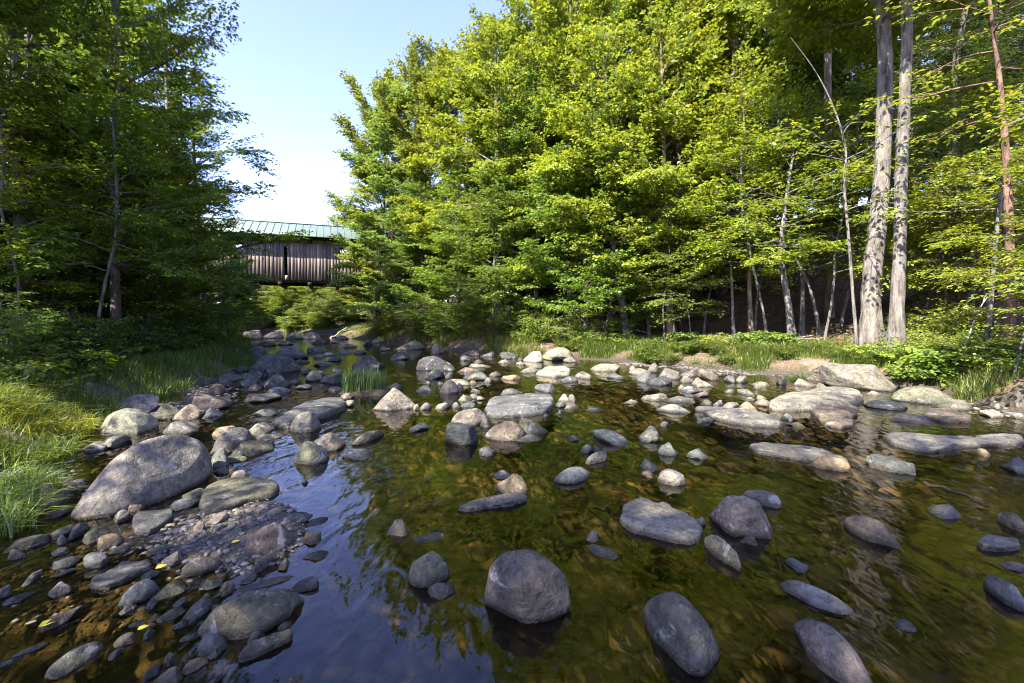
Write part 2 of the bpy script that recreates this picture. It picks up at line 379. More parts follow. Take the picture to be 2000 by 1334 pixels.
def add_slab(poly, top, tone, label=None, group='rocks standing in the stream', dome=.5, name='flat_rock', tilt=0.0):
    """flat slab: outline lies on a plane `top` above the water, real thickness down to the bed"""
    top = top * .6
    P = np.array([at(x, y, top * .5)[:2] for x, y in poly]); seed = 900 + len(ROCKS)
    n = 72; Q = np.vstack([P, P[:1]]); s = np.r_[0, np.cumsum(np.linalg.norm(np.diff(Q, axis=0), axis=1))]
    t = np.linspace(0, s[-1], n, endpoint=False); E = np.column_stack([np.interp(t, s, Q[:, k]) for k in (0, 1)])
    for _ in range(2): E = .5 * E + .25 * (np.roll(E, 1, 0) + np.roll(E, -1, 0))
    c = E.mean(0); rr = np.random.RandomState(seed); size = np.abs(E - c).max()
    s1, s2, s3 = Sines(seed, 4.0 / size), Sines(seed + 1, 11.0 / size), Sines(seed + 2, 28.0 / size)
    V = []; 
    for q, zf in ((1.12, -.16), (1.05, -.05), (1.01, -.012), (1.0, .35 * top), (.985, .72 * top), (.955, .95 * top)):
        V.append(np.column_stack([c + (E - c) * q, np.full(n, zf)]))
    for q in (.9, .82, .72, .6, .46, .32, .17, .05):
        V.append(np.column_stack([c + (E - c) * q, np.full(n, top * (1 + dome * (1 - q) ** .8))]))
    V = np.concatenate(V)
    nz = s1(V) * .12 + s2(V) * .07 + s3(V) * .035
    V[:, 2] += np.where(V[:, 2] > .3 * top, nz * top * 1.25, 0)
    V[:, :2] += (np.column_stack([s2(V + 5), s3(V + 9)]) * .016 * size) * (V[:, 2:3] < 1.02 * top)
    if tilt: V[:, 2] += np.where(V[:, 2] > 0, (V[:, 0] - c[0]) / size * tilt * top, 0)
    m = len(V) // n; i = np.arange(m - 1)[:, None] * n; j = np.arange(n)[None]; j2 = (j + 1) % n
    F4 = np.stack([i + j, i + j2, i + n + j2, i + n + j], -1).reshape(-1, 4)
    V = np.vstack([V, [[*c, top * (1 + dome)]]]); k = (m - 1) * n
    F3 = np.column_stack([k + np.arange(n), k + (np.arange(n) + 1) % n, np.full(n, len(V) - 1)])
    c0 = np.array([*c, 0.0]); base = np.array(TONE[tone][0]) * np.array([.565, .55, .45]) * rr.uniform(.9, 1.1)
    o = link(name, make_mesh(name, V - c0, [F4, F3], [M_ROCK], True), None, c0, 0, base)
    xs = [p[0] for p in poly]; ys = [p[1] for p in poly]
    ROCKS.append([o, (min(xs), max(xs), min(ys), max(ys)), tone, label, group, .15]); return o

G_STREAM, G_BAR, G_UP, G_RB, G_LB = ('rocks standing in the stream', 'stones of the gravel bar', 'rocks crowding the upstream channel', 'rocks along the right bank', 'rocks along the left bank')
# --- landmarks with labels of their own
add_rock(138, 414, 848, 1012, .5, .6, 'ash', 'huge smooth round-backed boulder beside the long bright grass tuft', G_LB, cuts=5, rough=.028, seed=411, lo=.72, apex=.3)
add_rock(386, 594, 1149, 1253, .5, .25, 'olive', 'big knobbly pitted boulder at the tip of the gravel bar', G_BAR, cuts=7, rough=.075, seed=77)
add_rock(945, 1114, 1073, 1216, .62, -.25, 'plum', 'large purplish boulder speckled with pale lichen alone in the stream', apex=-.2, seed=23, cuts=15, lo=.5, hi=.85, rough=.035)
add_rock(1254, 1406, 1155, 1318, .42, -.3, 'slate', 'dark slate boulder with a smooth sloping back near the camera', seed=31, cuts=7)
add_rock(1547, 1705, 1208, 1352, .40, -.55, 'plum', 'brown-grey oval boulder nearest the camera on the right', seed=36, cuts=5, rough=.03)
add_rock(1524, 1666, 1132, 1201, .26, -.7, 'pale', 'flat lens-shaped pale stone behind the brown-grey oval boulder', seed=41, cuts=4, rough=.025, name='river_rock')
add_rock(1384, 1508, 966, 1051, .68, -.1, 'brown', 'blocky octagonal boulder with streaked top standing in open water', seed=52, cuts=13, lo=.6, hi=.82, name='boulder')
add_rock(1374, 1448, 1036, 1116, .40, -.75, 'olive', 'wedge-shaped greenish stone leaning below the blocky octagonal boulder', seed=57, cuts=10)
add_rock(1646, 1758, 1007, 1069, .38, -.7, 'tan', 'smooth tan stone half in sun on open water', seed=61, cuts=4, rough=.02)
add_rock(796, 879, 1076, 1146, .66, 0, 'olive', 'round greenish-grey cobble on its own left of the purplish boulder', seed=66, cuts=4, rough=.02)
add_rock(475, 576, 1019, 1085, .62, .15, 'pink', 'rounded pinkish boulder at the edge of the blue pool', seed=71, cuts=5, rough=.025, name='boulder')
add_rock(728, 819, 757, 803, .95, 0, 'pale', 'pale cone-shaped rock right of the grass tussock', seed=79, cuts=6, apex=-.05, taper=.72, lo=.6, hi=.95, name='boulder')
add_rock(869, 934, 825, 868, .75, 0, 'slate', 'dark drum-shaped rock with a flat top in midstream', seed=83, cuts=6, taper=.05)
add_rock(947, 1031, 822, 861, .5, 0, 'brown', 'brown domed rock right of the dark drum-shaped rock', seed=88, cuts=5)
add_rock(880, 955, 797, 832, .45, .5, 'pale', 'tilted grey wedge behind the dark drum-shaped rock', seed=91, cuts=11)
add_rock(574, 643, 861, 906, .62, 0, 'olive', 'dark olive dome surrounded by blue reflections', seed=95, cuts=4, rough=.02)
add_rock(608, 676, 845, 881, .5, -.2, 'pale', 'pale angular block behind the dark olive dome', seed=99, cuts=13, lo=.55, hi=.8)
add_rock(1599, 1753, 708, 765, .85, -.1, 'pale', 'big oblong sunlit boulder at the foot of the right bank path', G_RB, seed=104, cuts=9, lo=.5, hi=.85)
add_rock(1740, 1869, 754, 791, .6, .1, 'olive', 'mossy mottled boulder right of the big oblong sunlit boulder', G_RB, seed=109, cuts=6)
add_rock(1950, 2060, 752, 808, .6, -.3, 'olive', 'mossy rock leaning out of the right bank at the picture edge', G_RB, seed=113, cuts=7)
add_rock(1690, 1790, 886, 927, .5, -.2, 'slate', 'dark pointed wedge of rock below the long pale ledge', seed=117, cuts=11)
add_rock(1577, 1661, 891, 921, .45, -.3, 'tan', 'tan knuckle of rock lying on the end of the long grey slab', seed=121, cuts=8)
add_rock(1283, 1341, 915, 948, .5, .1, 'white', 'bright cream stone catching the sun in midstream', seed=125, cuts=6)
add_rock(1082, 1154, 911, 945, .28, .5, 'blue', 'flat bluish oval stone alone in calm water', seed=129, cuts=4, rough=.02, name='river_rock')
add_rock(968, 1030, 925, 966, .55, -.3, 'tan', 'squarish tan stone behind the thin grey bar of rock', seed=133, cuts=10)
add_rock(483, 588, 691, 729, .6, -.1, 'slate', 'largest dark hump-backed boulder of the upstream rocks', G_UP, seed=137, cuts=6, name='boulder')
add_rock(812, 889, 695, 724, .6, -.1, 'slate', 'dark blocky boulder left of the pale pebble bank', G_UP, seed=141, cuts=10, name='boulder')
add_rock(1919, 2015, 1123, 1197, .4, -.7, 'blue', 'bluish rock cut by the right picture edge', seed=145, cuts=8)
add_rock(352, 436, 1088, 1127, .55, -.15, 'pink', 'reddish-brown block standing on the gravel bar', G_BAR, seed=149, cuts=10)
add_rock(230, 311, 1131, 1185, .55, .3, 'blue', 'angular bluish stone in the middle of the gravel bar', G_BAR, seed=153, cuts=10)
add_rock(87, 203, 1252, 1325, .3, .75, 'olive', 'flat greenish triangular stone in the shallow near-left water', G_BAR, seed=157, cuts=6, name='river_rock')
add_rock(1280, 1350, 789, 807, .4, -.3, 'white', 'bright white pointed stone right of midstream', seed=161, cuts=6, taper=.5)
add_rock(858, 898, 742, 768, .85, .1, 'pale', 'small pale cone at the front of the pale pebble bank', seed=165, cuts=6)
add_rock(190, 311, 797, 849, .4, .2, 'pale', 'broad sun-patched dome behind the huge smooth boulder', G_LB, seed=169, cuts=6, rough=.03)
add_rock(409, 501, 834, 888, .5, .35, 'grey', 'big angular wedge right of the huge smooth boulder', G_LB, seed=173, cuts=12)
add_rock(567, 628, 803, 843, .75, .1, 'pale', 'two-toned knob in front of the long whale-backed rock', seed=177, cuts=5)
# --- slabs traced in plan
add_slab([(1213, 1015), (1216, 985), (1240, 972), (1262, 974), (1278, 986), (1296, 983), (1318, 996), (1340, 1004), (1368, 1022), (1371, 1050), (1350, 1059), (1310, 1054), (1268, 1042), (1228, 1033)], .075, 'pale', 'pale lobed slab with a scalloped edge left of the blocky octagonal boulder', dome=.25)
add_slab([(946, 798), (955, 782), (1000, 774), (1050, 771), (1080, 775), (1083, 790), (1065, 803), (1010, 810), (955, 812)], .14, 'blue', 'wide layered bluish slab in midstream', dome=.2)
add_slab([(893, 993), (930, 978), (990, 966), (1028, 966), (1030, 976), (1000, 985), (950, 990), (915, 997)], .05, 'grey', 'thin grey bar of rock barely clear of the water', dome=.2)
add_slab([(533, 829), (560, 810), (600, 790), (640, 780), (672, 781), (677, 792), (660, 803), (610, 820), (560, 831)], .15, 'slate', 'long whale-backed dark rock sloping into the stream', dome=.6)
add_slab([(389, 990), (391, 968), (412, 945), (450, 936), (500, 935), (535, 941), (549, 953), (535, 965), (490, 978), (430, 998), (400, 1000)], .07, 'olive', 'flat olive slab lying at the foot of the huge smooth boulder', G_BAR, dome=.25)
add_slab([(1725, 850), (1760, 847), (1850, 852), (1990, 850), (1999, 862), (1960, 868), (1880, 870), (1830, 880), (1790, 878), (1740, 866)], .09, 'pale', 'long pale ledge with a ragged edge near the right bank', dome=.15)
add_slab([(1461, 870), (1490, 866), (1560, 872), (1610, 880), (1645, 893), (1660, 904), (1630, 908), (1560, 897), (1480, 884)], .06, 'grey', 'long flat grey slab stretching towards the tan knuckle', dome=.2)
add_slab([(1356, 797), (1400, 797), (1460, 800), (1500, 812), (1532, 824), (1528, 831), (1480, 829), (1420, 822), (1380, 810)], .12, 'grey', 'long spindle-shaped streaked slab below the sunlit ledge', dome=.7)
add_slab([(1500, 783), (1530, 776), (1590, 764), (1640, 760), (1680, 768), (1684, 782), (1640, 790), (1580, 796), (1530, 797), (1500, 794)], .2, 'pale', 'broad sunlit humped ledge by the right bank', G_RB, dome=.5)
add_slab([(1582, 800), (1600, 790), (1650, 796), (1676, 806), (1660, 818), (1672, 828), (1640, 836), (1605, 826)], .1, 'brown', 'dark fishtail slab in front of the sunlit humped ledge', dome=.5)
add_slab([(176, 1144), (180, 1132), (215, 1118), (240, 1100), (290, 1096), (300, 1106), (270, 1122), (235, 1136), (200, 1148)], .05, 'grey', 'long grey slab aslant across the gravel bar', G_BAR, dome=.3)
add_slab([(464, 1290), (470, 1276), (500, 1255), (545, 1237), (571, 1232), (570, 1246), (535, 1262), (500, 1280)], .045, 'olive', 'slanting olive slab below the knobbly boulder', G_BAR, dome=.3)
add_slab([(258, 1020), (268, 1000), (310, 997), (338, 995), (338, 1010), (310, 1030), (290, 1041), (262, 1040)], .05, 'blue', 'flat square-cornered bluish slab on the gravel behind the long grey slab', G_BAR, dome=.2)
add_slab([(1907, 1060), (1920, 1049), (1960, 1049), (1990, 1056), (1994, 1068), (1960, 1073), (1920, 1070)], .06, 'pale', 'flat pale slab near the right picture edge', dome=.3)
add_slab([(1045, 730), (1060, 721), (1100, 717), (1114, 722), (1112, 732), (1080, 734)], .16, 'white', 'flat whitish slab in front of the white bank rocks', dome=.2)
add_slab([(802, 0.1 + 1) for _ in range(0)] or [(1802, 812), (1815, 800), (1850, 798), (1900, 815), (1898, 822), (1840, 822)], .09, 'brown', 'brown slab in the water below the mossy mottled boulder', dome=.4)

ROWS = '''
1445 1479 1046 1066 .5 0 brown s|1358 1379 1010 1026 .5 0 white s|1450 1526 956 992 .35 -.3 grey s|1532 1580 1089 1120 .4 -.2 blue s|835 890 1138 1172 .4 .2 slate s|757 796 1014 1046 .65 0 tan s
964 1000 918 935 .4 0 grey s|1250 1285 896 921 .5 -.1 blue s|1252 1278 919 934 .4 0 tan s|1340 1384 876 897 .4 0 blue s|1284 1324 864 889 .5 0 pale s|1246 1290 831 863 .7 0 pale s|1246 1279 848 864 .4 0 grey s
1158 1229 838 872 .35 -.35 blue s|1143 1186 879 906 .35 .5 blue s|1134 1160 867 884 .45 0 slate s|1158 1173 872 886 .5 0 slate s|1005 1071 815 851 .5 -.2 brown s|935 970 872 891 .4 0 slate s|995 1056 848 862 .2 0 grey s
668 731 876 898 .3 0 grey s|687 751 838 870 .35 .8 brown s|801 841 825 844 .5 .1 blue s|1105 1132 850 862 .2 0 pale s|1745 1790 1208 1232 .3 0 slate s|1815 1876 984 1013 .45 0 grey s|1944 2006 1000 1039 .5 -.4 brown s
1950 2010 1096 1116 .3 0 pale s|1952 2012 892 926 .5 0 slate s|1905 1936 875 892 .6 -.2 tan s|1145 1170 1036 1056 .5 0 grey s|1150 1206 1062 1091 .18 -.6 grey s|587 628 1038 1062 .5 0 brown s|805 868 1040 1058 .15 .5 slate s
1090 1112 769 784 .6 0 white s|1108 1126 770 785 .6 0 grey s|1085 1108 785 796 .4 0 blue s|1102 1131 785 800 .5 0 brown s|1142 1177 796 805 .25 .1 pale s|1085 1097 801 809 .6 0 grey s|1061 1073 808 816 .6 0 grey s|937 960 816 836 .7 0 brown s
978 1021 758 771 .3 .2 pale s|1044 1084 749 767 .5 -.1 blue s|944 962 737 747 .6 0 grey s|918 939 759 770 .6 0 white s|895 923 770 784 .6 0 pale s|916 937 769 779 .4 0 pale s|931 948 774 782 .4 0 white s|899 930 784 795 .5 0 blue s
883 899 785 797 .5 0 pale s|850 882 786 800 .5 .1 pale s|819 843 786 801 .6 0 grey s|806 820 789 801 .6 0 white s|812 845 752 767 .3 0 pale s|855 869 745 753 .4 0 pale s|830 842 744 752 .5 0 grey s|874 920 740 753 .4 0 pale s
890 906 748 761 .6 0 grey s|916 931 743 752 .6 0 tan s|826 869 722 741 .5 0 slate s|898 923 694 704 .5 0 slate s|926 945 702 710 .4 0 slate s|972 994 702 710 .4 0 white s|1007 1027 705 713 .5 0 pale s|1015 1049 718 729 .4 0 pale s
1152 1213 710 725 .5 -.1 pale r|1121 1155 725 741 .5 -.5 plum s|1094 1129 735 748 .25 .2 blue s|977 1019 732 742 .35 0 tan s|955 979 725 735 .4 0 grey s|904 957 725 743 .4 -.2 pale s|870 884 730 741 .7 0 white s|915 961 710 718 .3 0 pale s
893 926 717 727 .5 0 pink s|865 891 712 725 .5 0 slate s|1185 1221 731 740 .3 0 blue s|1228 1243 714 724 .7 0 white r|1264 1287 708 727 .7 0 grey r|1228 1273 719 732 .5 0 pale r|1239 1279 724 747 .65 0 blue r|1261 1313 734 753 .4 0 slate r
1286 1331 719 741 .6 0 grey r|1326 1363 722 737 .4 0 grey r|1360 1406 720 743 .6 -.3 brown r|1328 1358 734 748 .4 .2 pale r|1351 1397 737 756 .5 -.1 pale r|1413 1437 733 747 .6 0 blue r|1435 1461 734 748 .6 0 grey r
1466 1506 745 757 .4 0 pale r|1470 1488 751 761 .5 0 grey r|1323 1339 751 762 .5 0 pink r|1329 1366 754 768 .35 .1 blue r|1355 1384 764 776 .5 0 plum r|1414 1435 760 768 .2 0 pale r|1439 1474 758 775 .5 -.4 grey r
1251 1305 768 782 .35 .1 pink s|1295 1358 773 786 .35 0 grey s|1216 1247 780 789 .25 .2 pale s|1368 1393 780 793 .5 -.1 plum s|1392 1412 781 795 .6 0 blue s|1408 1445 785 801 .6 0 pale s|1443 1480 784 802 .6 0 tan s|1454 1476 775 783 .3 0 grey s
1356 1379 807 820 .5 0 olive s|1360 1397 813 826 .2 .6 blue s|1470 1508 779 794 .5 0 pink s|1477 1499 771 782 .5 0 pale s|1525 1555 807 822 .4 0 blue s|1546 1571 824 835 .3 0 olive s|1487 1507 839 848 .3 0 blue s|1549 1598 739 756 .6 .1 pale r
1593 1616 747 761 .6 0 pale r|1516 1536 739 751 .6 0 slate r|1288 1306 823 834 .4 .3 blue s|1684 1773 780 803 .35 0 slate r|1735 1831 808 830 .2 -.3 grey s|1824 1903 780 801 .35 0 pale r|1912 1961 799 816 .4 0 white r|1935 1972 781 801 .6 0 pale r
1584 1678 780 803 .45 -.2 brown r|1972 2004 806 818 .4 0 white r|1625 1668 756 768 .35 0 pale r|1690 1722 763 772 .4 0 white r
1020 1062 686 707 .75 0 white r|1056 1122 678 704 .6 .1 white r|938 967 686 697 .6 0 slate r|976 1009 687 701 .6 0 slate r|897 938 684 695 .35 0 pink r|841 869 670 691 .8 .2 pink r|768 832 664 683 .4 .4 pale r|1100 1125 698 708 .5 0 grey r|1010 1024 697 706 .5 0 slate r
425 471 729 746 .4 .1 slate u|424 459 740 757 .5 0 slate u|469 507 733 755 .5 0 blue u|509 545 717 739 .55 0 slate u|509 569 729 757 .5 0 slate u|482 513 749 765 .6 0 pink u|522 569 755 773 .4 0 blue u|475 551 767 786 .35 .1 olive u
584 613 719 731 .5 0 slate u|597 641 722 745 .5 .4 slate u|623 677 727 751 .5 .1 slate u|649 671 717 729 .6 0 slate u|687 752 703 722 .45 0 slate u|703 739 694 708 .6 0 slate u|762 803 686 703 .65 0 slate u|709 727 663 675 .7 0 slate u
477 521 676 697 .5 0 blue u|531 603 676 701 .45 -.1 blue u|599 641 678 689 .4 0 slate u|441 479 681 695 .5 0 blue u|470 515 644 661 .6 0 white u|511 555 648 661 .6 0 white u|557 591 649 663 .7 0 white u|589 627 648 662 .7 0 white u|630 653 687 695 .3 0 white u
491 545 798 813 .3 0 blue u|663 693 767 781 .3 0 pink u|671 694 781 795 .4 0 white u|751 789 747 761 .3 0 pale u|640 668 697 706 .4 0 slate u|660 690 684 692 .4 0 grey u|669 697 671 679 .4 0 pale u|607 640 664 672 .4 0 slate u
644 664 662 670 .5 0 white u|540 575 665 674 .5 0 pale u|500 540 668 676 .4 0 slate u|575 605 701 710 .35 0 slate u|612 648 707 716 .35 0 slate u|450 484 700 712 .4 0 grey u|455 490 714 727 .4 0 slate u|560 590 741 751 .4 0 blue u
740 765 676 685 .4 0 slate u|690 716 683 691 .4 0 grey u|655 682 655 663 .5 0 pale u|725 748 661 670 .4 0 white u|612 634 692 700 .3 0 grey u|560 585 688 697 .3 0 blue u|578 610 750 760 .25 0 slate u|640 671 755 764 .25 0 blue u
213 311 769 808 .45 -.3 grey l|300 366 789 820 .5 0 olive l|335 403 789 821 .5 .1 pink l|317 389 821 849 .4 .2 pale l|372 456 766 801 .5 .1 brown l|394 437 794 817 .45 0 blue l|411 448 874 917 .75 0 grey l|445 537 860 893 .3 .6 olive l
414 476 831 853 .4 .2 tan l|484 537 824 853 .6 0 pale l|500 552 845 860 .15 .2 white l|449 487 917 936 .6 0 white l|398 442 750 773 .5 .1 brown l|357 405 953 971 .3 .3 white l|66 134 944 994 .7 .2 tan l|86 140 989 1014 .5 .1 brown l
415 447 910 926 .4 0 grey l|440 486 890 906 .3 .2 olive l|147 176 810 835 .7 0 tan l|160 215 862 885 .3 .2 grey l|195 258 848 877 .3 .3 pale l|95 160 872 894 .3 0 pale l|270 300 815 830 .4 0 slate l|355 390 771 788 .4 0 grey l
5 105 1043 1081 .45 0 olive b|15 54 1072 1093 .5 -.2 olive b|93 151 1024 1054 .5 .3 olive b|130 177 1021 1057 .5 .4 blue b|160 217 1030 1063 .55 .2 olive b|190 244 1041 1073 .5 .35 tan b|332 393 969 999 .5 .3 blue b|249 283 980 1001 .6 .3 tan b
221 260 995 1022 .6 .2 pale b|212 255 1064 1082 .35 .2 blue b|286 339 1062 1084 .45 .2 grey b|312 363 1075 1107 .4 .4 grey b|299 328 1081 1099 .5 .3 pale b|162 213 1077 1112 .65 0 grey b|102 155 1086 1110 .4 .1 blue b|103 147 1110 1126 .3 .3 blue b
110 133 1044 1063 .7 0 pale b|103 136 1068 1087 .5 0 grey b|366 390 1003 1018 .6 0 grey b|406 448 999 1025 .65 0 plum b|377 400 1017 1040 .7 .1 pink b|416 446 1022 1042 .5 .5 grey b|429 467 1019 1041 .5 .5 blue b|443 477 1030 1044 .5 0 pale b
431 476 1036 1057 .4 .4 grey b|94 142 1135 1165 .5 .3 olive b|-8 23 1142 1171 .5 .2 blue b|4 68 1155 1183 .4 .5 grey b|42 84 1112 1145 .4 .6 pale b|298 363 1135 1172 .5 .2 olive b|275 311 1113 1131 .4 .2 blue b|234 265 1178 1199 .4 .5 blue b
285 311 1171 1190 .5 .3 pink b|307 359 1184 1215 .35 .6 blue b|337 367 1165 1185 .4 .5 blue b|357 414 1164 1212 .6 .4 blue b|334 366 1210 1230 .5 .1 blue b|253 284 1209 1223 .4 .3 grey b|280 303 1227 1247 .6 .2 blue b|80 161 1182 1233 .35 .75 olive b
221 265 1234 1265 .65 .1 pink b|211 239 1265 1287 .4 .6 blue b|19 89 1257 1287 .4 .4 blue b|-8 46 1280 1305 .4 .2 slate b|278 318 1295 1331 .4 .6 slate b|294 356 1301 1347 .6 .3 pink b|354 406 1282 1316 .5 .4 tan b|320 347 1274 1300 .6 .3 brown b
384 446 1237 1282 .7 .1 blue b|404 431 1266 1287 .6 0 grey b|350 385 1237 1254 .5 .1 blue b|483 516 1231 1255 .5 .5 grey b|542 571 1213 1233 .6 .2 grey b|365 401 1078 1095 .5 .1 tan b|494 535 1078 1120 .55 .6 pale b|542 566 1090 1114 .6 .2 tan b
464 571 1124 1156 .4 .2 pale b|469 503 1117 1139 .4 .4 blue b|429 459 1133 1156 .7 0 grey b|395 435 1130 1153 .5 .1 grey b|434 462 1145 1163 .5 .4 pink b|571 623 1125 1158 .55 0 slate s|513 553 989 1006 .3 .6 tan s|557 607 999 1019 .3 .2 slate s
594 641 1009 1027 .15 .5 slate s|592 641 1074 1095 .2 .2 slate s|555 591 1317 1341 .4 0 slate s|590 602 937 946 .5 0 slate s'''
GM = {'s': G_STREAM, 'r': G_RB, 'u': G_UP, 'l': G_LB, 'b': G_BAR}
for e in ROWS.replace('\n', '|').split('|'):
    e = e.split()
    if len(e) != 8: continue
    a = [float(x) for x in e[:6]]
    rr = np.random.RandomState(len(ROCKS))
    a[4] = min(a[4] * .75, .24) if (a[1] - a[0]) / (a[3] - a[2]) > 1.7 else a[4] * .75; add_rock(*a, e[6], None, GM[e[7]], cuts=rr.randint(8, 19), rough=rr.uniform(.03, .065), lo=rr.uniform(.45, .62), hi=rr.uniform(.8, .95), taper=rr.uniform(.15, .42), apex=rr.uniform(-.3, .3))
print('rocks', len(ROCKS))

# labels for the rocks that have none of their own: how they look, and the nearest named rock or two
marks = [(r, r[3]) for r in ROCKS if r[3]]
SHORT = {'huge smooth round-backed boulder beside the long bright grass tuft': 'huge smooth boulder'}
def short(l):
    for cut in (' beside ', ' at the ', ' alone ', ' with a ', ' near ', ' nearest ', ' behind ', ' standing ', ' leaning ', ' half ', ' on its ', ' right of ', ' left of ', ' surrounded ', ' in midstream', ' below ', ' lying ', ' catching ', ' of the upstream', ' cut ', ' in the ', ' in front ', ' barely', ' sloping', ' stretching', ' speckled', ' by the', ' aslant', ' on the', ' on open'):
        k = l.find(cut)
        if k > 12: l = l[:k]
    return l
SHORTS = {id(r): short(l) for r, l in marks}
def centre(b): return np.array([(b[0] + b[1]) / 2, b[3]])
def rel(a, b):
    d = centre(a) - centre(b); d[1] *= 1.6
    if abs(d[0]) > abs(d[1]): return 'left of' if d[0] < 0 else 'right of'
    return 'behind' if d[1] < 0 else 'in front of'
used = set(l for _, l in marks)
def shape_word(b, ratio, k):
    w, h = b[1] - b[0], b[3] - b[2]
    if ratio < .3: return 'slab'
    if ratio < .4: return 'flat stone'
    if ratio >= .65: return ('upright stone', 'stubby rock', 'round cobble')[k % 3]
    if w / h > 2.3: return 'low long stone'
    return ('rounded stone', 'blocky stone', 'egg-shaped stone')[k % 3]
for k, r in enumerate(ROCKS):
    o, b, tone, label, group, ratio = r
    if not label:
        w = b[1] - b[0]
        size = 'large' if w > 75 else 'medium' if w > 42 else 'small' if w > 24 else 'tiny'
        near = sorted(marks, key=lambda m: np.hypot(*((centre(b) - centre(m[0][1])) * (1, 2))))
        what = f'{size} {TONE[tone][1]} {shape_word(b, ratio, k)}'
        zone = {G_BAR: 'on the gravel bar', G_RB: 'by the right bank', G_UP: 'among the upstream rocks', G_LB: 'by the left bank', G_STREAM: 'in the stream'}[group]
        cands = [f'{what} just {rel(b, near[0][0][1])} the {SHORTS[id(near[0][0])]}', f'{what} {rel(b, near[1][0][1])} the {SHORTS[id(near[1][0])]}']
        cands += [f'{what} {zone} {rel(b, m[0][1])} the {SHORTS[id(m[0])]}' for m in near[:6]]
        cands += [f'{what} {rel(b, near[i][0][1])} the {SHORTS[id(near[i][0])]}' for i in range(2, 6)]
        for c in cands:
            if c not in used and len(c.split()) <= 16: label = c; break
        else: label = cands[0]
        used.add(label)
    tag(o, label, 'boulder' if 'boulder' in o.name else 'rock', group)
    r[3] = label

# loose gravel and drowned cobbles nobody could count
def scatter_stones(name, pts, sizes, seed, tone_mix, emb=.3):
    r = np.random.RandomState(seed); A = Acc(); v0, f0 = ico(2)
    for (x, y, z), s in zip(pts, sizes):
        v = v0 * (1 + .16 * r.uniform(-1, 1, (len(v0), 1))); v = v * s * np.array([1, r.uniform(.55, .9), r.uniform(.3, .6)])
        a = r.uniform(0, 6.28); ca, sa = math.cos(a), math.sin(a)
        v = np.column_stack([v[:, 0] * ca - v[:, 1] * sa, v[:, 0] * sa + v[:, 1] * ca, v[:, 2]])
        A.add(v + [x, y, z + s * (.3 - emb)], f0)
    me = A.mesh(name, [M_GRAVEL], True)
    return tag(link(name, me), kind='stuff')
M_GRAVEL = mat_simple('loose_gravel', [(.3, (.06, .057, .055)), (.55, (.12, .115, .11)), (.8, (.2, .18, .165))], 9, .85, island=[(0, (.45, .45, .48)), (.4, (.95, .95, 1)), (.75, (1.1, 1, .85)), (1, (1.6, 1.45, 1.3))])
M_BEDSTONE = M_ROCK
r = np.random.RandomState(8); P = []; S = []
for _ in range(30000):
    x, y = r.uniform(-7, 8), r.uniform(1.2, 15) ** 1.0
    z = T(x, y) if False else 0
    P.append((x, y))
P = np.array(P); Z = terrain(P[:, 0], P[:, 1]); dl, dr = river_dist(P[:, 0], P[:, 1])
shore = (Z > -.07) & (Z < .16) & (np.maximum(dl, dr) < .55)
keep = shore & (r.uniform(size=len(P)) < .9)
Pk = P[keep]; Zk = Z[keep]; nk = len(Pk)
scatter_stones('gravel', np.column_stack([Pk, Zk])[:5200], (.014 + .03 * r.uniform(size=nk) ** 2.2)[:5200] * np.clip(.55 + .11 * Pk[:5200, 1], .6, 2.2), 9, None)
rg = np.random.RandomState(61); Qx = np.column_stack([rg.normal(-2.2, .95, 9000), rg.normal(3.0, .85, 9000)]); Qx = Qx[Qx[:, 1] > 1.5]; Qz = terrain(Qx[:, 0], Qx[:, 1])
qk = (Qz > -.06) & (river_dist(Qx[:, 0], Qx[:, 1])[0] < .3); Qx, Qz = Qx[qk][:3000], Qz[qk][:3000]
scatter_stones('gravel', np.column_stack([Qx, Qz]), (.006 + .022 * rg.uniform(size=len(Qx)) ** 2.6), 62, None, .15)
bed = (Z < -.12) & (r.uniform(size=len(P)) < .11)
Pb = P[bed]; Zb = Z[bed]
M_GRAVEL = mat_simple('drowned_cobble', [(.3, (.045, .04, .022)), (.55, (.095, .083, .048)), (.8, (.17, .145, .092))], 6, .7, island=[(0, (.45, .5, .4)), (.5, (1, 1, .9)), (.85, (1.25, 1.1, .9)), (1, (1.9, 1.7, 1.4))])
sb = np.minimum(.035 + .15 * r.uniform(size=len(Pb)) ** 2.2, -Zb * .55)
scatter_stones('riverbed_stones', np.column_stack([Pb, Zb]), sb, 10, None)
# ------------------------------------------------------------------ plants: generators
def unit(v): return v / (np.linalg.norm(v, axis=-1, keepdims=True) + 1e-9)
def leaves_mesh(name, pos, dr, up, size, width, mat, hexa=False, fold=.18, extra=None):
    """one folded blade per leaf; each leaf is an island of its own"""
    dr = unit(dr); sd = unit(np.cross(dr, up)); up = np.cross(sd, dr); s = size[:, None]; w = (size * width)[:, None]
    if hexa:
        P = [pos, pos + dr * s * .3 + sd * w * .46 + up * s * fold * .5, pos + dr * s * .68 + sd * w * .38 + up * s * fold * .35, pos + dr * s - up * s * .1,
             pos + dr * s * .68 - sd * w * .38 + up * s * fold * .35, pos + dr * s * .3 - sd * w * .46 + up * s * fold * .5]
        V = np.stack(P, 1); n = len(pos); b = np.arange(n)[:, None] * 6
        Fq = np.concatenate([b + [0, 1, 2, 3], b + [0, 3, 4, 5]])
    else:
        P = [pos, pos + dr * s * .48 + sd * w * .5 + up * s * fold, pos + dr * s - up * s * .08, pos + dr * s * .48 - sd * w * .5 + up * s * fold]
        V = np.stack(P, 1); n = len(pos); Fq = np.arange(n)[:, None] * 4 + np.array([0, 1, 2, 3])
    V = V.reshape(-1, 3); mats = [mat]; faces = [Fq]
    return make_mesh(name, V, faces, mats)
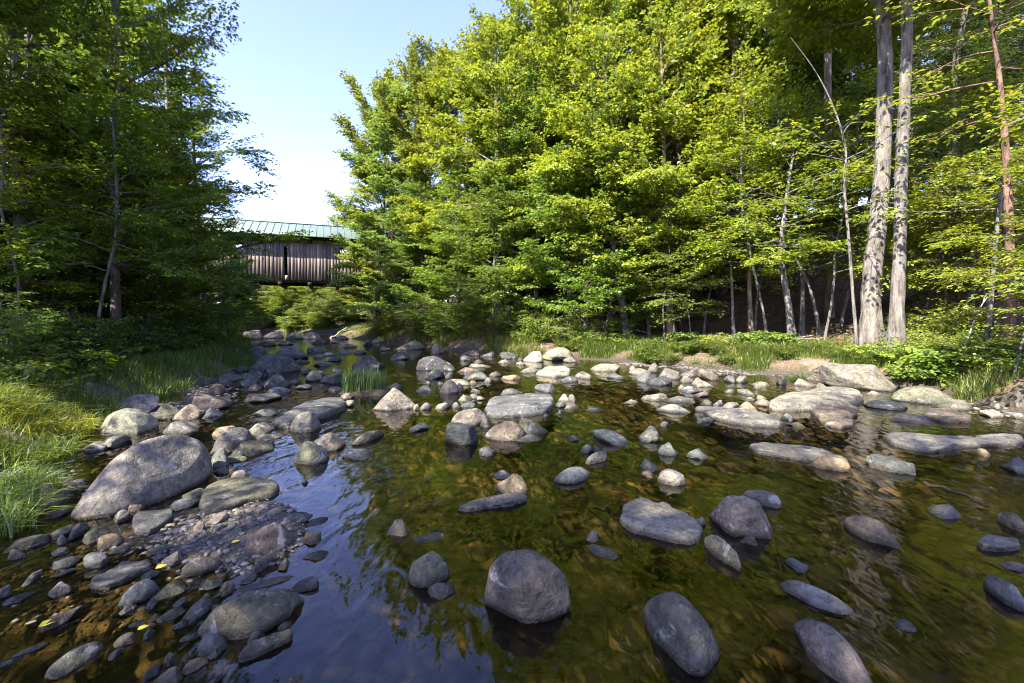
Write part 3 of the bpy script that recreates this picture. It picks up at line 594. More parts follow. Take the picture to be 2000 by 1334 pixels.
def sprays_to_leaves(rng, sp, nleaf, leaf, width, jit, mat, name, hexa=False, flat=1.0):
    """sp: (n,7) twig start, twig direction, length; leaves sit alternately along the twig in a loose plane"""
    sp = np.array(sp); n = len(sp); o = sp[:, :3]; d = unit(sp[:, 3:6]); L = sp[:, 6]
    side = unit(np.cross(d, np.array([0, 0, 1.0]) + rng.normal(size=(n, 3)) * .18 / flat)); up = np.cross(side, d)
    t = (np.arange(nleaf) + .5) / nleaf; sg = np.where(np.arange(nleaf) % 2, 1.0, -1.0)
    pos = o[:, None] + d[:, None] * (L[:, None] * t)[..., None] - np.array([0, 0, 1.0]) * (L[:, None] * .18 * t ** 2)[..., None]
    pos = pos + rng.normal(size=pos.shape) * (.12 * L)[:, None, None] * np.array([1, 1, .45])
    dirs = d[:, None] * (.55 + .5 * t)[None, :, None] + side[:, None] * (sg * (1.0 - .45 * t))[None, :, None] + rng.normal(size=pos.shape) * jit * .6 - np.array([0, 0, .22])
    ups = up[:, None] + rng.normal(size=pos.shape) * jit
    size = leaf * rng.uniform(.55, 1.25, pos.shape[:2])
    keep = rng.uniform(size=pos.shape[:2]) < .9
    return leaves_mesh(name, pos[keep], dirs[keep], ups[keep], size[keep], width, mat, hexa)

def gen_tree(seed, path, rad, crown=(.25, 1.0), R=4.0, prof='round', nl=26, leaf=.13, lw=.62, nleaf=11, dens=1.0, jit=.42, up0=.25, droop=.10, mat=None,
             bark=None, hexa=False, twig=.5, seg=8, lean=None, sub=2.3, flat=1.0, bare=0):
    """trunk with limbs, and a crown of leafy twigs; coordinates relative to the foot of the trunk"""
    rng = np.random.RandomState(seed); path = np.array(path, float); rad = np.array(rad, float)
    # resample the trunk with a little wander
    n = max(14, 3 * len(path)); s = np.linspace(0, 1, len(path)); q = np.linspace(0, 1, n)
    pts = np.column_stack([np.interp(q, s, path[:, k]) for k in range(3)]); rr = np.interp(q, s, rad)
    for _ in range(2): pts[1:-1] = .5 * pts[1:-1] + .25 * (pts[2:] + pts[:-2])
    H = pts[-1, 2]; A = Acc()
    pr = rr.copy(); pr[0] *= 1.45; pr[1] *= 1.1
    pts0 = pts.copy(); pts0[0, 2] -= .35
    A.tube(pts0, pr, seg, .07, rng); sp = []
    shape = {'round': lambda u: math.sin(math.pi * min(1, .12 + .86 * u) ** .8) ** .7, 'cone': lambda u: 1.0 - .93 * u, 'dome': lambda u: math.sqrt(max(0, 1 - u ** 2.2)),
             'skirt': lambda u: .16 + .86 * (1 - u ** 1.35) * (.72 + .28 * min(1, u / .18)), 'vase': lambda u: .45 + .75 * u - .75 * max(0, u - .7) / .3 * .7}[prof]
    for i in range(nl):
        u = (i + rng.uniform(.1, .9)) / nl; f = crown[0] + (crown[1] - crown[0]) * u; k = f * (n - 1); k0 = int(min(k, n - 2))
        p0 = pts[k0] + (pts[k0 + 1] - pts[k0]) * (k - k0); az = i * 2.399 + rng.uniform(-.6, .6)
        L = max(.35, R * shape(u) * rng.uniform(.65, 1.15))
        if lean is not None: L *= 1 + .45 * math.cos(az - lean)
        el = up0 + .75 * u + rng.uniform(-.18, .18); m = 7; t = np.linspace(0, 1, m)
        d = np.array([math.cos(az) * math.cos(el), math.sin(az) * math.cos(el), math.sin(el)])
        bend = rng.normal(size=3) * .09 * L
        lp = p0 + d * (L * t)[:, None] + np.outer(t ** 2, [0, 0, -droop * L * (1.3 - u)]) + np.outer(np.sin(t * math.pi), bend)
        lr = np.linspace(max(.012, min(rr[k0] * .5, .010 * L + .010)), .006, m); A.tube(lp, lr, 5)
        if i < bare: continue
        ns = max(2, int(L * sub * dens + 1.5))
        for j in range(ns):
            v = .22 + .78 * (j + rng.uniform(0, .9)) / ns; kk = v * (m - 1); a = int(min(kk, m - 2)); b0 = lp[a] + (lp[a + 1] - lp[a]) * (kk - a)
            ld = unit(lp[a + 1] - lp[a]); ang = (1 if j % 2 else -1) * rng.uniform(.5, 1.25) * (1 - .5 * v); ca, sa = math.cos(ang), math.sin(ang)
            sd = np.array([ld[0] * ca - ld[1] * sa, ld[0] * sa + ld[1] * ca, ld[2] * .6 + rng.uniform(-.1, .32)]); sd = unit(sd)
            SL = (.30 * L * (1.15 - v) + .5) * rng.uniform(.6, 1.2); tt = np.linspace(0, 1, 4)
            bp = b0 + sd * (SL * tt)[:, None] + np.outer(tt ** 2, [0, 0, -droop * .8 * SL])
            A.tube(bp, np.linspace(.011, .004, 4), 3)
            nt_ = max(2, int(SL / .27 * dens))
            for e in range(nt_):
                w_ = .15 + .85 * (e + rng.uniform(0, 1)) / nt_; kk2 = w_ * 3; a2 = int(min(kk2, 2)); o = bp[a2] + (bp[a2 + 1] - bp[a2]) * (kk2 - a2)
                an = (1 if e % 2 else -1) * rng.uniform(.35, 1.2) * (1.15 - .7 * w_); ca, sa = math.cos(an), math.sin(an)
                td = np.array([sd[0] * ca - sd[1] * sa, sd[0] * sa + sd[1] * ca, sd[2] * .5 + rng.uniform(-.22, .3)])
                sp.append([*o, *td, twig * rng.uniform(.6, 1.25)])
    tm = A.mesh('trunk', [bark or M_BARK], True)
    cm = sprays_to_leaves(rng, sp, nleaf, leaf, lw, jit, mat or M_LEAF, 'crown', hexa, flat)
    return tm, cm

def wander(seed, H, amt=.35, lean=(0, 0), n=7):
    r = np.random.RandomState(seed); t = np.linspace(0, 1, n); x = np.cumsum(r.normal(size=(n, 2)), 0); x -= x[0]
    return np.column_stack([x * amt / 2 + np.outer(t ** 1.3, lean), t * H])
def taper(r0, r1, n=7): return np.linspace(r0, r1, n)

PROTO = {}
def proto(key, seed, H, r0, **kw):
    amt = kw.pop('amt', .3); ln = kw.pop('trunk_lean', (0, 0))
    PROTO[key] = (gen_tree(seed, wander(seed, H, amt, ln), taper(r0, .03), **kw), H)
# tall broadleaf trees
proto('maple_a', 11, 17, .24, crown=(.16, .98), R=4.6, prof='round', nl=44, leaf=.155, dens=1.75, nleaf=21, twig=.56)
proto('maple_b', 12, 16, .22, crown=(.10, .98), R=4.2, prof='dome', nl=44, leaf=.155, dens=1.75, nleaf=21, twig=.56)
proto('maple_c', 13, 18, .24, crown=(.22, .98), R=4.8, prof='round', nl=42, leaf=.155, up0=.4, dens=1.75, nleaf=21, twig=.56)
proto('ash_a', 14, 15, .18, crown=(.12, .98), R=3.9, prof='vase', nl=44, leaf=.165, lw=.5, up0=.45, droop=.05, dens=1.9, nleaf=21, twig=.56)
# trees of the bank edge, leafy to the ground
proto('edge_a', 21, 11, .12, crown=(.05, .98), R=3.0, prof='skirt', nl=46, leaf=.125, droop=.07, up0=.35, jit=.52, dens=1.9, nleaf=18)
proto('edge_b', 22, 9, .10, crown=(.04, .98), R=2.8, prof='dome', nl=42, leaf=.12, droop=.07, up0=.35, jit=.52, dens=1.9, nleaf=18)
proto('edge_c', 23, 13, .14, crown=(.08, .98), R=3.3, prof='round', nl=46, leaf=.13, droop=.08, up0=.35, jit=.52, dens=1.85, nleaf=18)
# left bank: dense dark crown tapering upwards
proto('bank_a', 31, 15, .16, crown=(.08, .98), R=4.3, prof='skirt', nl=44, leaf=.125, hexa=True, droop=.10, up0=.3, jit=.42, dens=1.6, nleaf=13)
proto('bank_b', 32, 16, .17, crown=(.12, .98), R=4.2, prof='round', nl=36, leaf=.125, hexa=True, droop=.10, up0=.3, jit=.42, dens=1.6, nleaf=13)
# forest trees with high crowns
proto('forest_a', 41, 19, .17, crown=(.34, .98), R=3.6, prof='round', nl=34, leaf=.19, amt=.4, dens=1.7, nleaf=13)
proto('forest_b', 42, 17, .13, crown=(.28, .98), R=3.2, prof='dome', nl=32, leaf=.18, amt=.4, dens=1.7, nleaf=13)
proto('shade_a', 45, 16, .2, crown=(.3, .98), R=4.4, prof='round', nl=30, leaf=.15, dens=1.05, nleaf=11)
proto('shade_b', 46, 15, .2, crown=(.35, .98), R=4.0, prof='dome', nl=24, leaf=.15, dens=1.05, nleaf=11)
# hemlocks
proto('hemlock_a', 51, 16, .2, crown=(.14, .99), R=3.4, prof='cone', nl=64, leaf=.13, lw=.36, nleaf=16, dens=1.7, mat=M_NEEDLE, up0=-.05, droop=.14, jit=.3, twig=.42, flat=1.6)
proto('hemlock_b', 52, 9, .1, crown=(.06, .99), R=2.4, prof='cone', nl=48, leaf=.12, lw=.36, nleaf=16, dens=1.7, mat=M_NEEDLE, up0=-.05, droop=.16, jit=.3, twig=.4, flat=1.6)
# saplings with level sprays
proto('sapling_a', 61, 5.5, .035, crown=(.34, .98), R=1.9, prof='round', nl=20, leaf=.11, nleaf=12, dens=1.9, up0=.02, droop=.08, jit=.22, hexa=True, bark=M_BARK_PALE, flat=2.5, amt=.25)
proto('sapling_b', 62, 7.0, .045, crown=(.36, .98), R=2.2, prof='dome', nl=24, leaf=.115, nleaf=12, dens=1.9, up0=.0, droop=.07, jit=.22, hexa=True, bark=M_BARK_PALE, flat=2.5, amt=.35)
proto('sapling_c', 63, 4.0, .028, crown=(.28, .98), R=1.6, prof='round', nl=17, leaf=.105, nleaf=11, dens=1.9, up0=.05, droop=.09, jit=.24, hexa=True, bark=M_BARK_PALE, flat=2.5, amt=.2)

def gen_shrub(seed, H, R, stems, leaf, lw, nleaf=10, jit=.4, hexa=True, mat=None, dens=1.0, twig=.32):
    rng = np.random.RandomState(seed); A = Acc(); sp = []
    for i in range(stems):
        az = i * 2.4 + rng.uniform(-.5, .5); out = R * rng.uniform(.15, 1.0); h = H * (1 - .5 * (out / R) ** 2) * rng.uniform(.7, 1.1); t = np.linspace(0, 1, 6)
        p = np.column_stack([np.cos(az) * out * t ** 1.2, np.sin(az) * out * t ** 1.2, -.12 + (h + .12) * (t - .22 * t ** 3)]) + np.outer(np.sin(t * 3), rng.normal(size=3) * .05)
        A.tube(p, np.linspace(.016, .004, 6), 4)
        nb = int(7 * dens * max(1, h))
        for j in range(nb):
            v = .12 + .88 * (j + rng.uniform()) / nb; k = v * 5; a = int(min(k, 4)); o = p[a] + (p[a + 1] - p[a]) * (k - a)
            a2 = az + rng.uniform(-2.2, 2.2); e = rng.uniform(-.25, .55)
            bd = np.array([math.cos(a2) * math.cos(e), math.sin(a2) * math.cos(e), math.sin(e)]); bl = rng.uniform(.25, .6) * R * .6
            A.tube(np.array([o, o + bd * bl * .6, o + bd * bl - [0, 0, .06 * bl]]), [.006, .004, .003], 3)
            for q in range(3):
                an = a2 + rng.uniform(-1, 1); sp.append([*(o + bd * bl * (.3 + .33 * q)), math.cos(an), math.sin(an), rng.uniform(-.15, .4), twig * rng.uniform(.6, 1.2)])
    return A.mesh('stems', [M_BARK], True), sprays_to_leaves(rng, sp, nleaf, leaf, lw, jit, mat or M_LEAF, 'foliage', hexa)
SHRUB = {'shrub_a': (gen_shrub(71, 1.9, 1.3, 16, .085, .6), 1.9), 'shrub_b': (gen_shrub(72, 2.6, 1.6, 18, .09, .5), 2.6), 'shrub_c': (gen_shrub(73, 1.3, 1.2, 14, .075, .55), 1.3),
         'weed_a': (gen_shrub(74, .75, .6, 12, .085, .5, nleaf=7, twig=.24), .75), 'weed_b': (gen_shrub(75, .6, .65, 10, .10, .75, nleaf=5, twig=.25), .6),
         'willow': (gen_shrub(76, 3.2, 1.9, 22, .10, .26, nleaf=13, jit=.5), 3.2)}

def place_tree(key, x, y, h, label, color, group=None, rz=None, wide=None, name='tree', cat='tree', bark=(1, 1, 1), z=None, sink=0.0):
    src, part = (PROTO, 'crown') if key in PROTO else (SHRUB, 'foliage')
    (tm, cm), H = src[key]; s = h / H; r_ = place_tree.r
    o = empty(name, (x, y, (T(x, y) if z is None else z) - sink), r_.uniform(0, 6.28) if rz is None else rz); w_ = wide or s; o.scale = (w_, w_, s)
    c = np.array(color) * r_.uniform(.85, 1.12) * np.array([r_.uniform(.9, 1.14), 1, r_.uniform(.7, 1.2)])
    link('trunk' if src is PROTO else 'stems', tm, o, color=bark); link(part, cm, o, color=c)
    return tag(o, label, cat, group)
place_tree.r = np.random.RandomState(77)
def px_xy(px, depth): return (px - 1000) / F * depth * (1.0), depth

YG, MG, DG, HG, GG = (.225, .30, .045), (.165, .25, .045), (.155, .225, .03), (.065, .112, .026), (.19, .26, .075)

# ------------------------------------------------------------------ left bank trees
LB = 'trees of the shaded left bank'
left = [  # key, px, depth, height, wide, label
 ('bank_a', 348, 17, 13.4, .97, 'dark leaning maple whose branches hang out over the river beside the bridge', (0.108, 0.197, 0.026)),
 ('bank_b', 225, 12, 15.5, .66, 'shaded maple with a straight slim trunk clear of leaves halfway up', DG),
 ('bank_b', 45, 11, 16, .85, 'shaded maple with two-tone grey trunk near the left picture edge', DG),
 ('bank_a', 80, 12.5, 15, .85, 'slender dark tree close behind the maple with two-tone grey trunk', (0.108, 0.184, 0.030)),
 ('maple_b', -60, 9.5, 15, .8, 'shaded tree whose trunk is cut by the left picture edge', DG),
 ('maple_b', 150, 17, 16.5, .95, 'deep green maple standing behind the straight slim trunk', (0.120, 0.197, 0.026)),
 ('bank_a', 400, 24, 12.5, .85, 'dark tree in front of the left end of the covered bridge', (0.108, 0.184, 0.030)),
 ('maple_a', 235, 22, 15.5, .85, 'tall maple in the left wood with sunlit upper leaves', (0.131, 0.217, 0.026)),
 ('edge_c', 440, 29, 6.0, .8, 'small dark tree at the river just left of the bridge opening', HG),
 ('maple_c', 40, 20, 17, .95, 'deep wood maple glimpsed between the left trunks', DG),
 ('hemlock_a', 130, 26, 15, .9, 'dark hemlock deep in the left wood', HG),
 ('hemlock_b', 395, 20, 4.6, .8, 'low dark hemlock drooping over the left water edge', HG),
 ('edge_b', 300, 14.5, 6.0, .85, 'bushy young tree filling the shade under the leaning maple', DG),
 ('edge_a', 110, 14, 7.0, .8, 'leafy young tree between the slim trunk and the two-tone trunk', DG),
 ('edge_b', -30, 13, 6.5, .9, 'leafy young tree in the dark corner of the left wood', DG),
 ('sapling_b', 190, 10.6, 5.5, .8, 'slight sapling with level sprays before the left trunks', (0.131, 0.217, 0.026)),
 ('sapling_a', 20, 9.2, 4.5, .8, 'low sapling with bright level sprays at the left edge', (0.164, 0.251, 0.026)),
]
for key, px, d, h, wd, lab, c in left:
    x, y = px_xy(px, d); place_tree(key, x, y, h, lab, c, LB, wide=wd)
for i, (x, y, h, k) in enumerate([(-10.5, 2.5, 13.0, 'shade_a'), (-7.4, -2.8, 12.5, 'shade_b'), (-14.5, 2.2, 14, 'shade_a'), (-5.6, -6.6, 14, 'shade_a'), (-9.5, -7.2, 15, 'shade_b'), (-3.6, -10.5, 14, 'shade_b'),
                                   (-4.3, -4.6, 16.5, 'shade_a'), (-15.5, 6, 13, 'shade_b')]):
    place_tree(k, x, y, h, ['tall open-crowned tree on the left bank beside the camera', 'shade tree on the left bank just outside the view'][i % 2], MG, 'shade trees on the near left bank', wide=.9)
for q, d, k, h in [(330, 37, 'edge_b', 6.5), (375, 41, 'edge_c', 7), (415, 44, 'edge_b', 6.5), (445, 47, 'edge_c', 7), (280, 33, 'edge_b', 6), (225, 30, 'edge_c', 7), (150, 30, 'edge_b', 6.5), (60, 26, 'edge_b', 6), (-180, 14, 'edge_c', 8), (-350, 11.5, 'edge_b', 6.5), (-250, 18, 'maple_b', 14), (-480, 14, 'maple_a', 14), (-120, 10.5, 'edge_b', 4.5)]:
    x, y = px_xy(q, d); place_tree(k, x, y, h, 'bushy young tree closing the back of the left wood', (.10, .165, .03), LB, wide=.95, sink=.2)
# undergrowth of the left bank
UL = 'undergrowth of the left bank'
rs = np.random.RandomState(5)
labs = {'shrub_a': 'bushy shrub in the shade of the left bank', 'shrub_b': 'tall loose shrub in the shade of the left bank', 'shrub_c': 'low rounded shrub at the left bank', 'weed_a': 'leafy weed among the left bank grass', 'weed_b': 'broad-leaved weed on the shaded left bank'}
for px, d, k, h in [(10, 8.2, 'shrub_a', 1.5), (90, 9.0, 'shrub_c', 1.2), (160, 9.6, 'shrub_a', 1.5), (60, 10.5, 'shrub_b', 2.4), (225, 10.9, 'shrub_c', 1.2), (270, 11.8, 'shrub_a', 1.6), (300, 13.4, 'shrub_b', 2.3),
                    (345, 14.6, 'shrub_a', 1.6), (370, 16.5, 'shrub_b', 2.3), (130, 12.5, 'shrub_b', 2.6), (395, 18.5, 'shrub_a', 1.6), (415, 21.5, 'shrub_b', 2.4), (430, 25, 'shrub_b', 2.6), (445, 28.5, 'shrub_b', 2.4),
                    (200, 14.5, 'shrub_b', 2.7), (20, 13.5, 'shrub_b', 2.8), (255, 16.5, 'shrub_b', 2.8), (-40, 7.2, 'shrub_b', 1.9), (60, 7.6, 'weed_b', .55), (140, 8.4, 'weed_b', .6), (190, 9.2, 'weed_a', .7), (250, 10.4, 'weed_b', .6),
                    (335, 12.6, 'weed_a', .75), (365, 13.6, 'weed_a', .9), (30, 6.6, 'weed_b', .55), (310, 12.0, 'weed_b', .6)]:
    x, y = px_xy(px, d); lab = labs[k]
    place_tree(k, x, y, h, lab, (0.081, 0.145, 0.021) if d > 9 else (0.109, 0.173, 0.021), UL, name='shrub' if 'shrub' in k else 'weed_plant', cat='shrub' if 'shrub' in k else 'plant')

# ------------------------------------------------------------------ far trees, beyond and beside the bridge
FB = 'trees beyond the bridge'
fb_ = np.random.RandomState(9)
for i, q in enumerate(range(470, 830, 24)):
    x, y = px_xy(q, 53 + fb_.uniform(0, 4))
    place_tree(['edge_b', 'edge_c', 'edge_b'][i % 3], x, y, fb_.uniform(6.5, 9), ['round leafy tree filling the view below the bridge floor', 'upright leafy tree filling the view below the bridge floor'][i % 3 == 1], YG if i % 2 else MG, 'leafy trees seen under the bridge', wide=1.0, sink=.3)
for px, d, k, h, lab, c in [(480, 54, 'edge_c', 8.5, 'grey-green bushy tree upstream under the left part of the bridge', GG), (560, 56, 'edge_b', 8, 'sunlit bushy tree upstream below the bridge floor', MG), (610, 54, 'edge_a', 8, 'pointed sunny tree upstream below the middle of the bridge', YG),
                          (660, 55, 'edge_c', 9, 'rounded sunny tree upstream below the bridge window', MG), (725, 51, 'edge_b', 8, 'dense tree at the right end of the view under the bridge', MG), (460, 58, 'maple_b', 10, 'dim tree far up the river bend on the left', GG),
                          (540, 64, 'maple_b', 10.5, 'distant tree closing the river bend', GG), (620, 66, 'maple_a', 11.5, 'distant broad tree peeping under the bridge', MG), (700, 62, 'maple_b', 11.5, 'distant tree in the right of the bridge opening', MG),
                          (646, 72, 'hemlock_a', 15.2, 'small fir top showing above the green bridge roof', (0.109, 0.154, 0.054)), (672, 66, 'edge_c', 14.2, 'yellow-green treetop beside the fir top above the bridge roof', YG), (770, 52, 'maple_a', 14, 'tree behind the right end of the bridge', MG), (840, 48, 'maple_b', 13, 'tree above the hidden bridge end', MG),
                          (380, 52, 'maple_b', 11, 'tree behind the left end of the bridge', DG), (300, 46, 'maple_a', 12, 'tree behind the left bridge approach', DG)]:
    x, y = px_xy(px, d); place_tree(k, x, y, h, lab, c, FB, sink=.2)
ub = np.random.RandomState(12)
UB = [(474, 38.5, 'shrub_b', 3.0), (450, 35.5, 'shrub_b', 2.6), (745, 34, 'shrub_b', 2.6)]
UB += [(q, 48.5 + ub.uniform(0, 3), ['edge_b', 'willow', 'edge_c'][i % 3], ub.uniform(3.4, 5.4)) for i, q in enumerate(range(520, 800, 17))]
UB += [(q, 43.5 + ub.uniform(0, 3), ['shrub_a', 'edge_a', 'shrub_b'][i % 3], ub.uniform(1.7, 2.6)) for i, q in enumerate(range(570, 790, 22))]
for px, d, k, h in UB:
    x, y = px_xy(px, d); place_tree(k, x, y, h, {'edge_a': 'small pointed bushy tree at the river bend', 'edge_b': 'rounded bushy tree on the sunny bank past the bridge', 'edge_c': 'upright bushy tree on the sunny bank past the bridge', 'shrub_a': 'low bush at the bend of the river upstream of the bridge', 'willow': 'feathery willow bush at the water upstream of the bridge', 'shrub_b': 'sunlit bush on the bank upstream of the bridge'}[k], [MG, GG, YG][int(px) % 3] if px > 530 else GG, 'bushes upstream of the bridge', name='bushy_tree' if 'edge' in k else 'shrub', cat='tree' if 'edge' in k else 'shrub', sink=.1, wide=.62 if 'edge' in k else None)

# ------------------------------------------------------------------ right bank trees
RBT = 'leafy trees along the right bank'
for px, d, k, h, wd, lab, c in [
  (738, 31, 'ash_a', 15.0, 1.12, 'light green ash at the end of the tree row leaning to the open sky', (.235, .31, .06)),
  (785, 30, 'maple_b', 15.0, 1.02, 'light green maple second from the sky gap with a pointed top', (0.167, 0.284, 0.069)),
  (762, 34, 'edge_c', 8.5, .8, 'low light green tree hiding the bridge window', (0.159, 0.266, 0.063)),
  (835, 28, 'ash_a', 14.3, .95, 'tall feathery pale green tree in the row of bank trees', (.23, .30, .06)),
  (822, 26.5, 'edge_c', 8, .9, 'small spreading tree in front of the bridge end', (0.159, 0.258, 0.054)),
  (915, 26, 'maple_a', 15.0, .88, 'tall yellow-green maple with open branches showing sky', YG),
  (880, 23.5, 'edge_a', 8.5, 1.0, 'conical sunny tree leaning out above the grass bank', (0.191, 0.284, 0.039)),
  (1035, 23.5, 'maple_c', 18.5, .9, 'tallest yellow-green maple cut by the top of the picture', YG),
  (960, 21.8, 'edge_b', 7.5, 1.0, 'broad low leafy tree behind the bright bank grass', MG),
  (1050, 21, 'edge_c', 11, .95, 'leafy tree with drooping lower boughs above the white bank rocks', MG),
  (1110, 20.5, 'maple_b', 17, .9, 'golden-green maple in the middle of the right wood edge', (0.216, 0.301, 0.036)),
  (1140, 18.8, 'edge_b', 8.5, .95, 'spreading tree right behind the white bank rocks', (0.159, 0.266, 0.039)),
  (1190, 20, 'edge_c', 13, .95, 'layered leafy tree left of the pale bent trunks', MG),
  (1250, 21.5, 'maple_a', 17.5, .9, 'big sunlit maple over the grassy bank', YG),
  (1330, 19.5, 'forest_b', 16, 1.0, 'sunlit tree with a thin crooked trunk right of the big maple', YG),
  (1405, 20.5, 'maple_a', 18, .9, 'tall bright maple left of the pair of large trunks', YG),
  (1270, 18, 'edge_b', 6.0, .8, 'small leafy tree at the back of the grassy bank', MG),
  (1480, 22, 'maple_c', 18, .9, 'shadowed maple deep behind the crooked dead tree', MG),
  (1375, 17.6, 'sapling_b', 6.5, .95, 'slim sapling with level leafy tiers left of the bent pale trunk', YG),
]:
    x, y = px_xy(px, d); place_tree(k, x, y, h, lab, c, RBT, wide=wd)
# deeper wood on the slope
DW = 'trees deep in the right wood'
k_ = 0
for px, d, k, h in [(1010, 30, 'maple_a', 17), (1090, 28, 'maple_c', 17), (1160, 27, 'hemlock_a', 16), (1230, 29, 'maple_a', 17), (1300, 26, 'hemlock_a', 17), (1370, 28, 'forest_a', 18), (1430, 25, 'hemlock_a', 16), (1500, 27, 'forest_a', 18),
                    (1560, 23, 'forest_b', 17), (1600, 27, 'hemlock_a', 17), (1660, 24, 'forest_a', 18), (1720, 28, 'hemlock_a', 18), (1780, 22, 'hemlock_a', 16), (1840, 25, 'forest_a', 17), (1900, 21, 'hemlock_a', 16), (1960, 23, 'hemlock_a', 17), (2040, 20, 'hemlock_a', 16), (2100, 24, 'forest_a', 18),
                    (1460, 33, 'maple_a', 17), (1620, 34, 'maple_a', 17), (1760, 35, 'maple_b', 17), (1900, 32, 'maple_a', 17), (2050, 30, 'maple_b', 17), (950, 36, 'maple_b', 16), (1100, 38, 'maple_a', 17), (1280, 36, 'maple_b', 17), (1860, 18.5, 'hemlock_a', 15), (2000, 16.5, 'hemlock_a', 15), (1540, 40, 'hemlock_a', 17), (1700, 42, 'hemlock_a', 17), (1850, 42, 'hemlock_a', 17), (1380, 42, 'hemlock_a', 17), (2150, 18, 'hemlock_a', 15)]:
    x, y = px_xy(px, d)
    place_tree(k, x, y, h, {'h': 'dark hemlock standing in the shade deep in the right wood', 'f': 'thin-trunked forest tree in the shade deep in the right wood', 'm': 'leafy tree filling the depth of the right wood'}[k[0]], HG if k[0] == 'h' else (.095, .15, .03), DW)  # broadleaf leaf colour darkened for depth: the wood's shade is partly in the colour
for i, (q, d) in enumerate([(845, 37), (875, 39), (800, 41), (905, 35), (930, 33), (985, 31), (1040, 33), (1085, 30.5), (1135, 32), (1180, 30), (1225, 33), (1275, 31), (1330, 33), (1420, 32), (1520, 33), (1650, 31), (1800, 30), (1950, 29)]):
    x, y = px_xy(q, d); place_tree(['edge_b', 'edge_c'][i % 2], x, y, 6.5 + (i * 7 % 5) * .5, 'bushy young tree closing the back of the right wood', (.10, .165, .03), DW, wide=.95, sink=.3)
# understorey of the right wood
US = 'saplings under the right wood'
for px, d, k, h, c in [(1180, 17.6, 'sapling_c', 3.2, MG), (1300, 16.6, 'sapling_a', 4.5, MG), (1500, 14.6, 'sapling_b', 6.2, YG), (1610, 13.6, 'sapling_b', 5.6, YG), (1475, 16.4, 'sapling_b', 7.4, YG), (1540, 16.5, 'sapling_b', 8.2, YG),
                       (1840, 12.2, 'sapling_a', 4.0, YG), (1905, 11.3, 'sapling_a', 4.2, YG), (1800, 13.6, 'sapling_c', 3.2, YG), (1640, 15.5, 'sapling_b', 7.8, YG), (1880, 14.2, 'sapling_b', 5.2, MG), (1960, 12.4, 'sapling_c', 2.9, YG), (1990, 13.5, 'sapling_b', 5.6, MG), (2010, 9.8, 'sapling_a', 4.0, YG), (2045, 7.4, 'sapling_b', 5.3, YG), (1985, 7.9, 'sapling_c', 2.6, YG), (1935, 11.8, 'sapling_b', 6.5, YG), (1870, 12.5, 'sapling_b', 7.0, YG), (1350, 16.2, 'sapling_c', 3.0, MG)]:
    x, y = px_xy(px, d)
    place_tree(k, x, y, h, {'sapling_a': 'thin-stemmed sapling with level sunlit tiers of leaves in the right wood', 'sapling_b': 'taller pale-stemmed sapling with layered leaf sprays in the right wood', 'sapling_c': 'short sapling spreading low leaf sprays in the right wood'}[k], c, US, name='sapling', cat='sapling')

# trunks traced one by one (pixel outline of the stem at a known distance), each with limbs and crown of its own
def traced_tree(depth, pts, label, H, color, bark=M_BARK_PALE, bark_tint=(1, 1, 1), name='tree', group=None, seed=1, **kw):
    P = np.array([at_depth(px, py, depth) for px, py, _ in pts]); W = np.array([w_ for *_, w_ in pts]) / F * depth / 2
    base = P[0].copy(); base[2] = T(base[0], base[1]); rel_ = P - base; rel_[0, 2] = 0
    if H > rel_[-1, 2] + 1:
        d = unit(rel_[-1] - rel_[-2]); ex = (H - rel_[-1, 2]); rel_ = np.vstack([rel_, rel_[-1] + d * ex * .5 / max(d[2], .5), rel_[-1] + d * ex / max(d[2], .5)]); W = np.r_[W, W[-1] * .6, W[-1] * .15]
    # even parameter by height
    tm, cm = gen_tree(seed, rel_, W, bark=bark, **kw)
    o = empty(name, base); link('trunk', tm, o, color=bark_tint); link('crown', cm, o, color=color)
    return tag(o, label, 'sapling' if name == 'sapling' else 'tree', group)
traced_tree(12.0, [(1706, 652, 44), (1700, 600, 33), (1702, 545, 32), (1714, 450, 30), (1722, 350, 27), (1729, 200, 25), (1728, 90, 23), (1722, 0, 22)], 'largest pale grey trunk on the right bank curving slightly at its foot', 16, YG, bark_tint=(1.1, 1.06, 1.0), seed=201, crown=(.72, .98), R=4.2, nl=34, leaf=.18, dens=1.7, nleaf=13, seg=12, name='large_tree')
traced_tree(11.3, [(1750, 660, 33), (1752, 590, 24), (1757, 500, 21), (1760, 350, 21), (1766, 200, 19), (1771, 90, 18), (1772, 0, 17)], 'straight grey trunk standing right beside the largest trunk', 16, YG, bark_tint=(1.0, .97, .93), seed=202, crown=(.74, .98), R=3.8, nl=32, leaf=.18, dens=1.7, nleaf=13, seg=10, name='large_tree')
traced_tree(9.2, [(1974, 662, 18), (1973, 560, 15), (1971, 440, 14), (1966, 320, 12), (1958, 200, 9), (1940, 60, 6)], 'reddish-brown trunk near the right picture edge', 9.5, YG, bark=M_BARK, bark_tint=(1.25, .82, .68), seed=203, crown=(.5, .98), R=1.8, nl=18, leaf=.11, hexa=True, flat=2.5, jit=.22, up0=.0)
traced_tree(9.7, [(1930, 640, 8), (1938, 545, 8), (1948, 440, 7), (1958, 370, 6), (1972, 300, 5)], 'thin forked grey stem leaning towards the reddish-brown trunk', 5, YG, seed=204, crown=(.55, .98), R=1.7, nl=9, leaf=.10, hexa=True, flat=2.5, jit=.22, up0=.0, name='sapling')
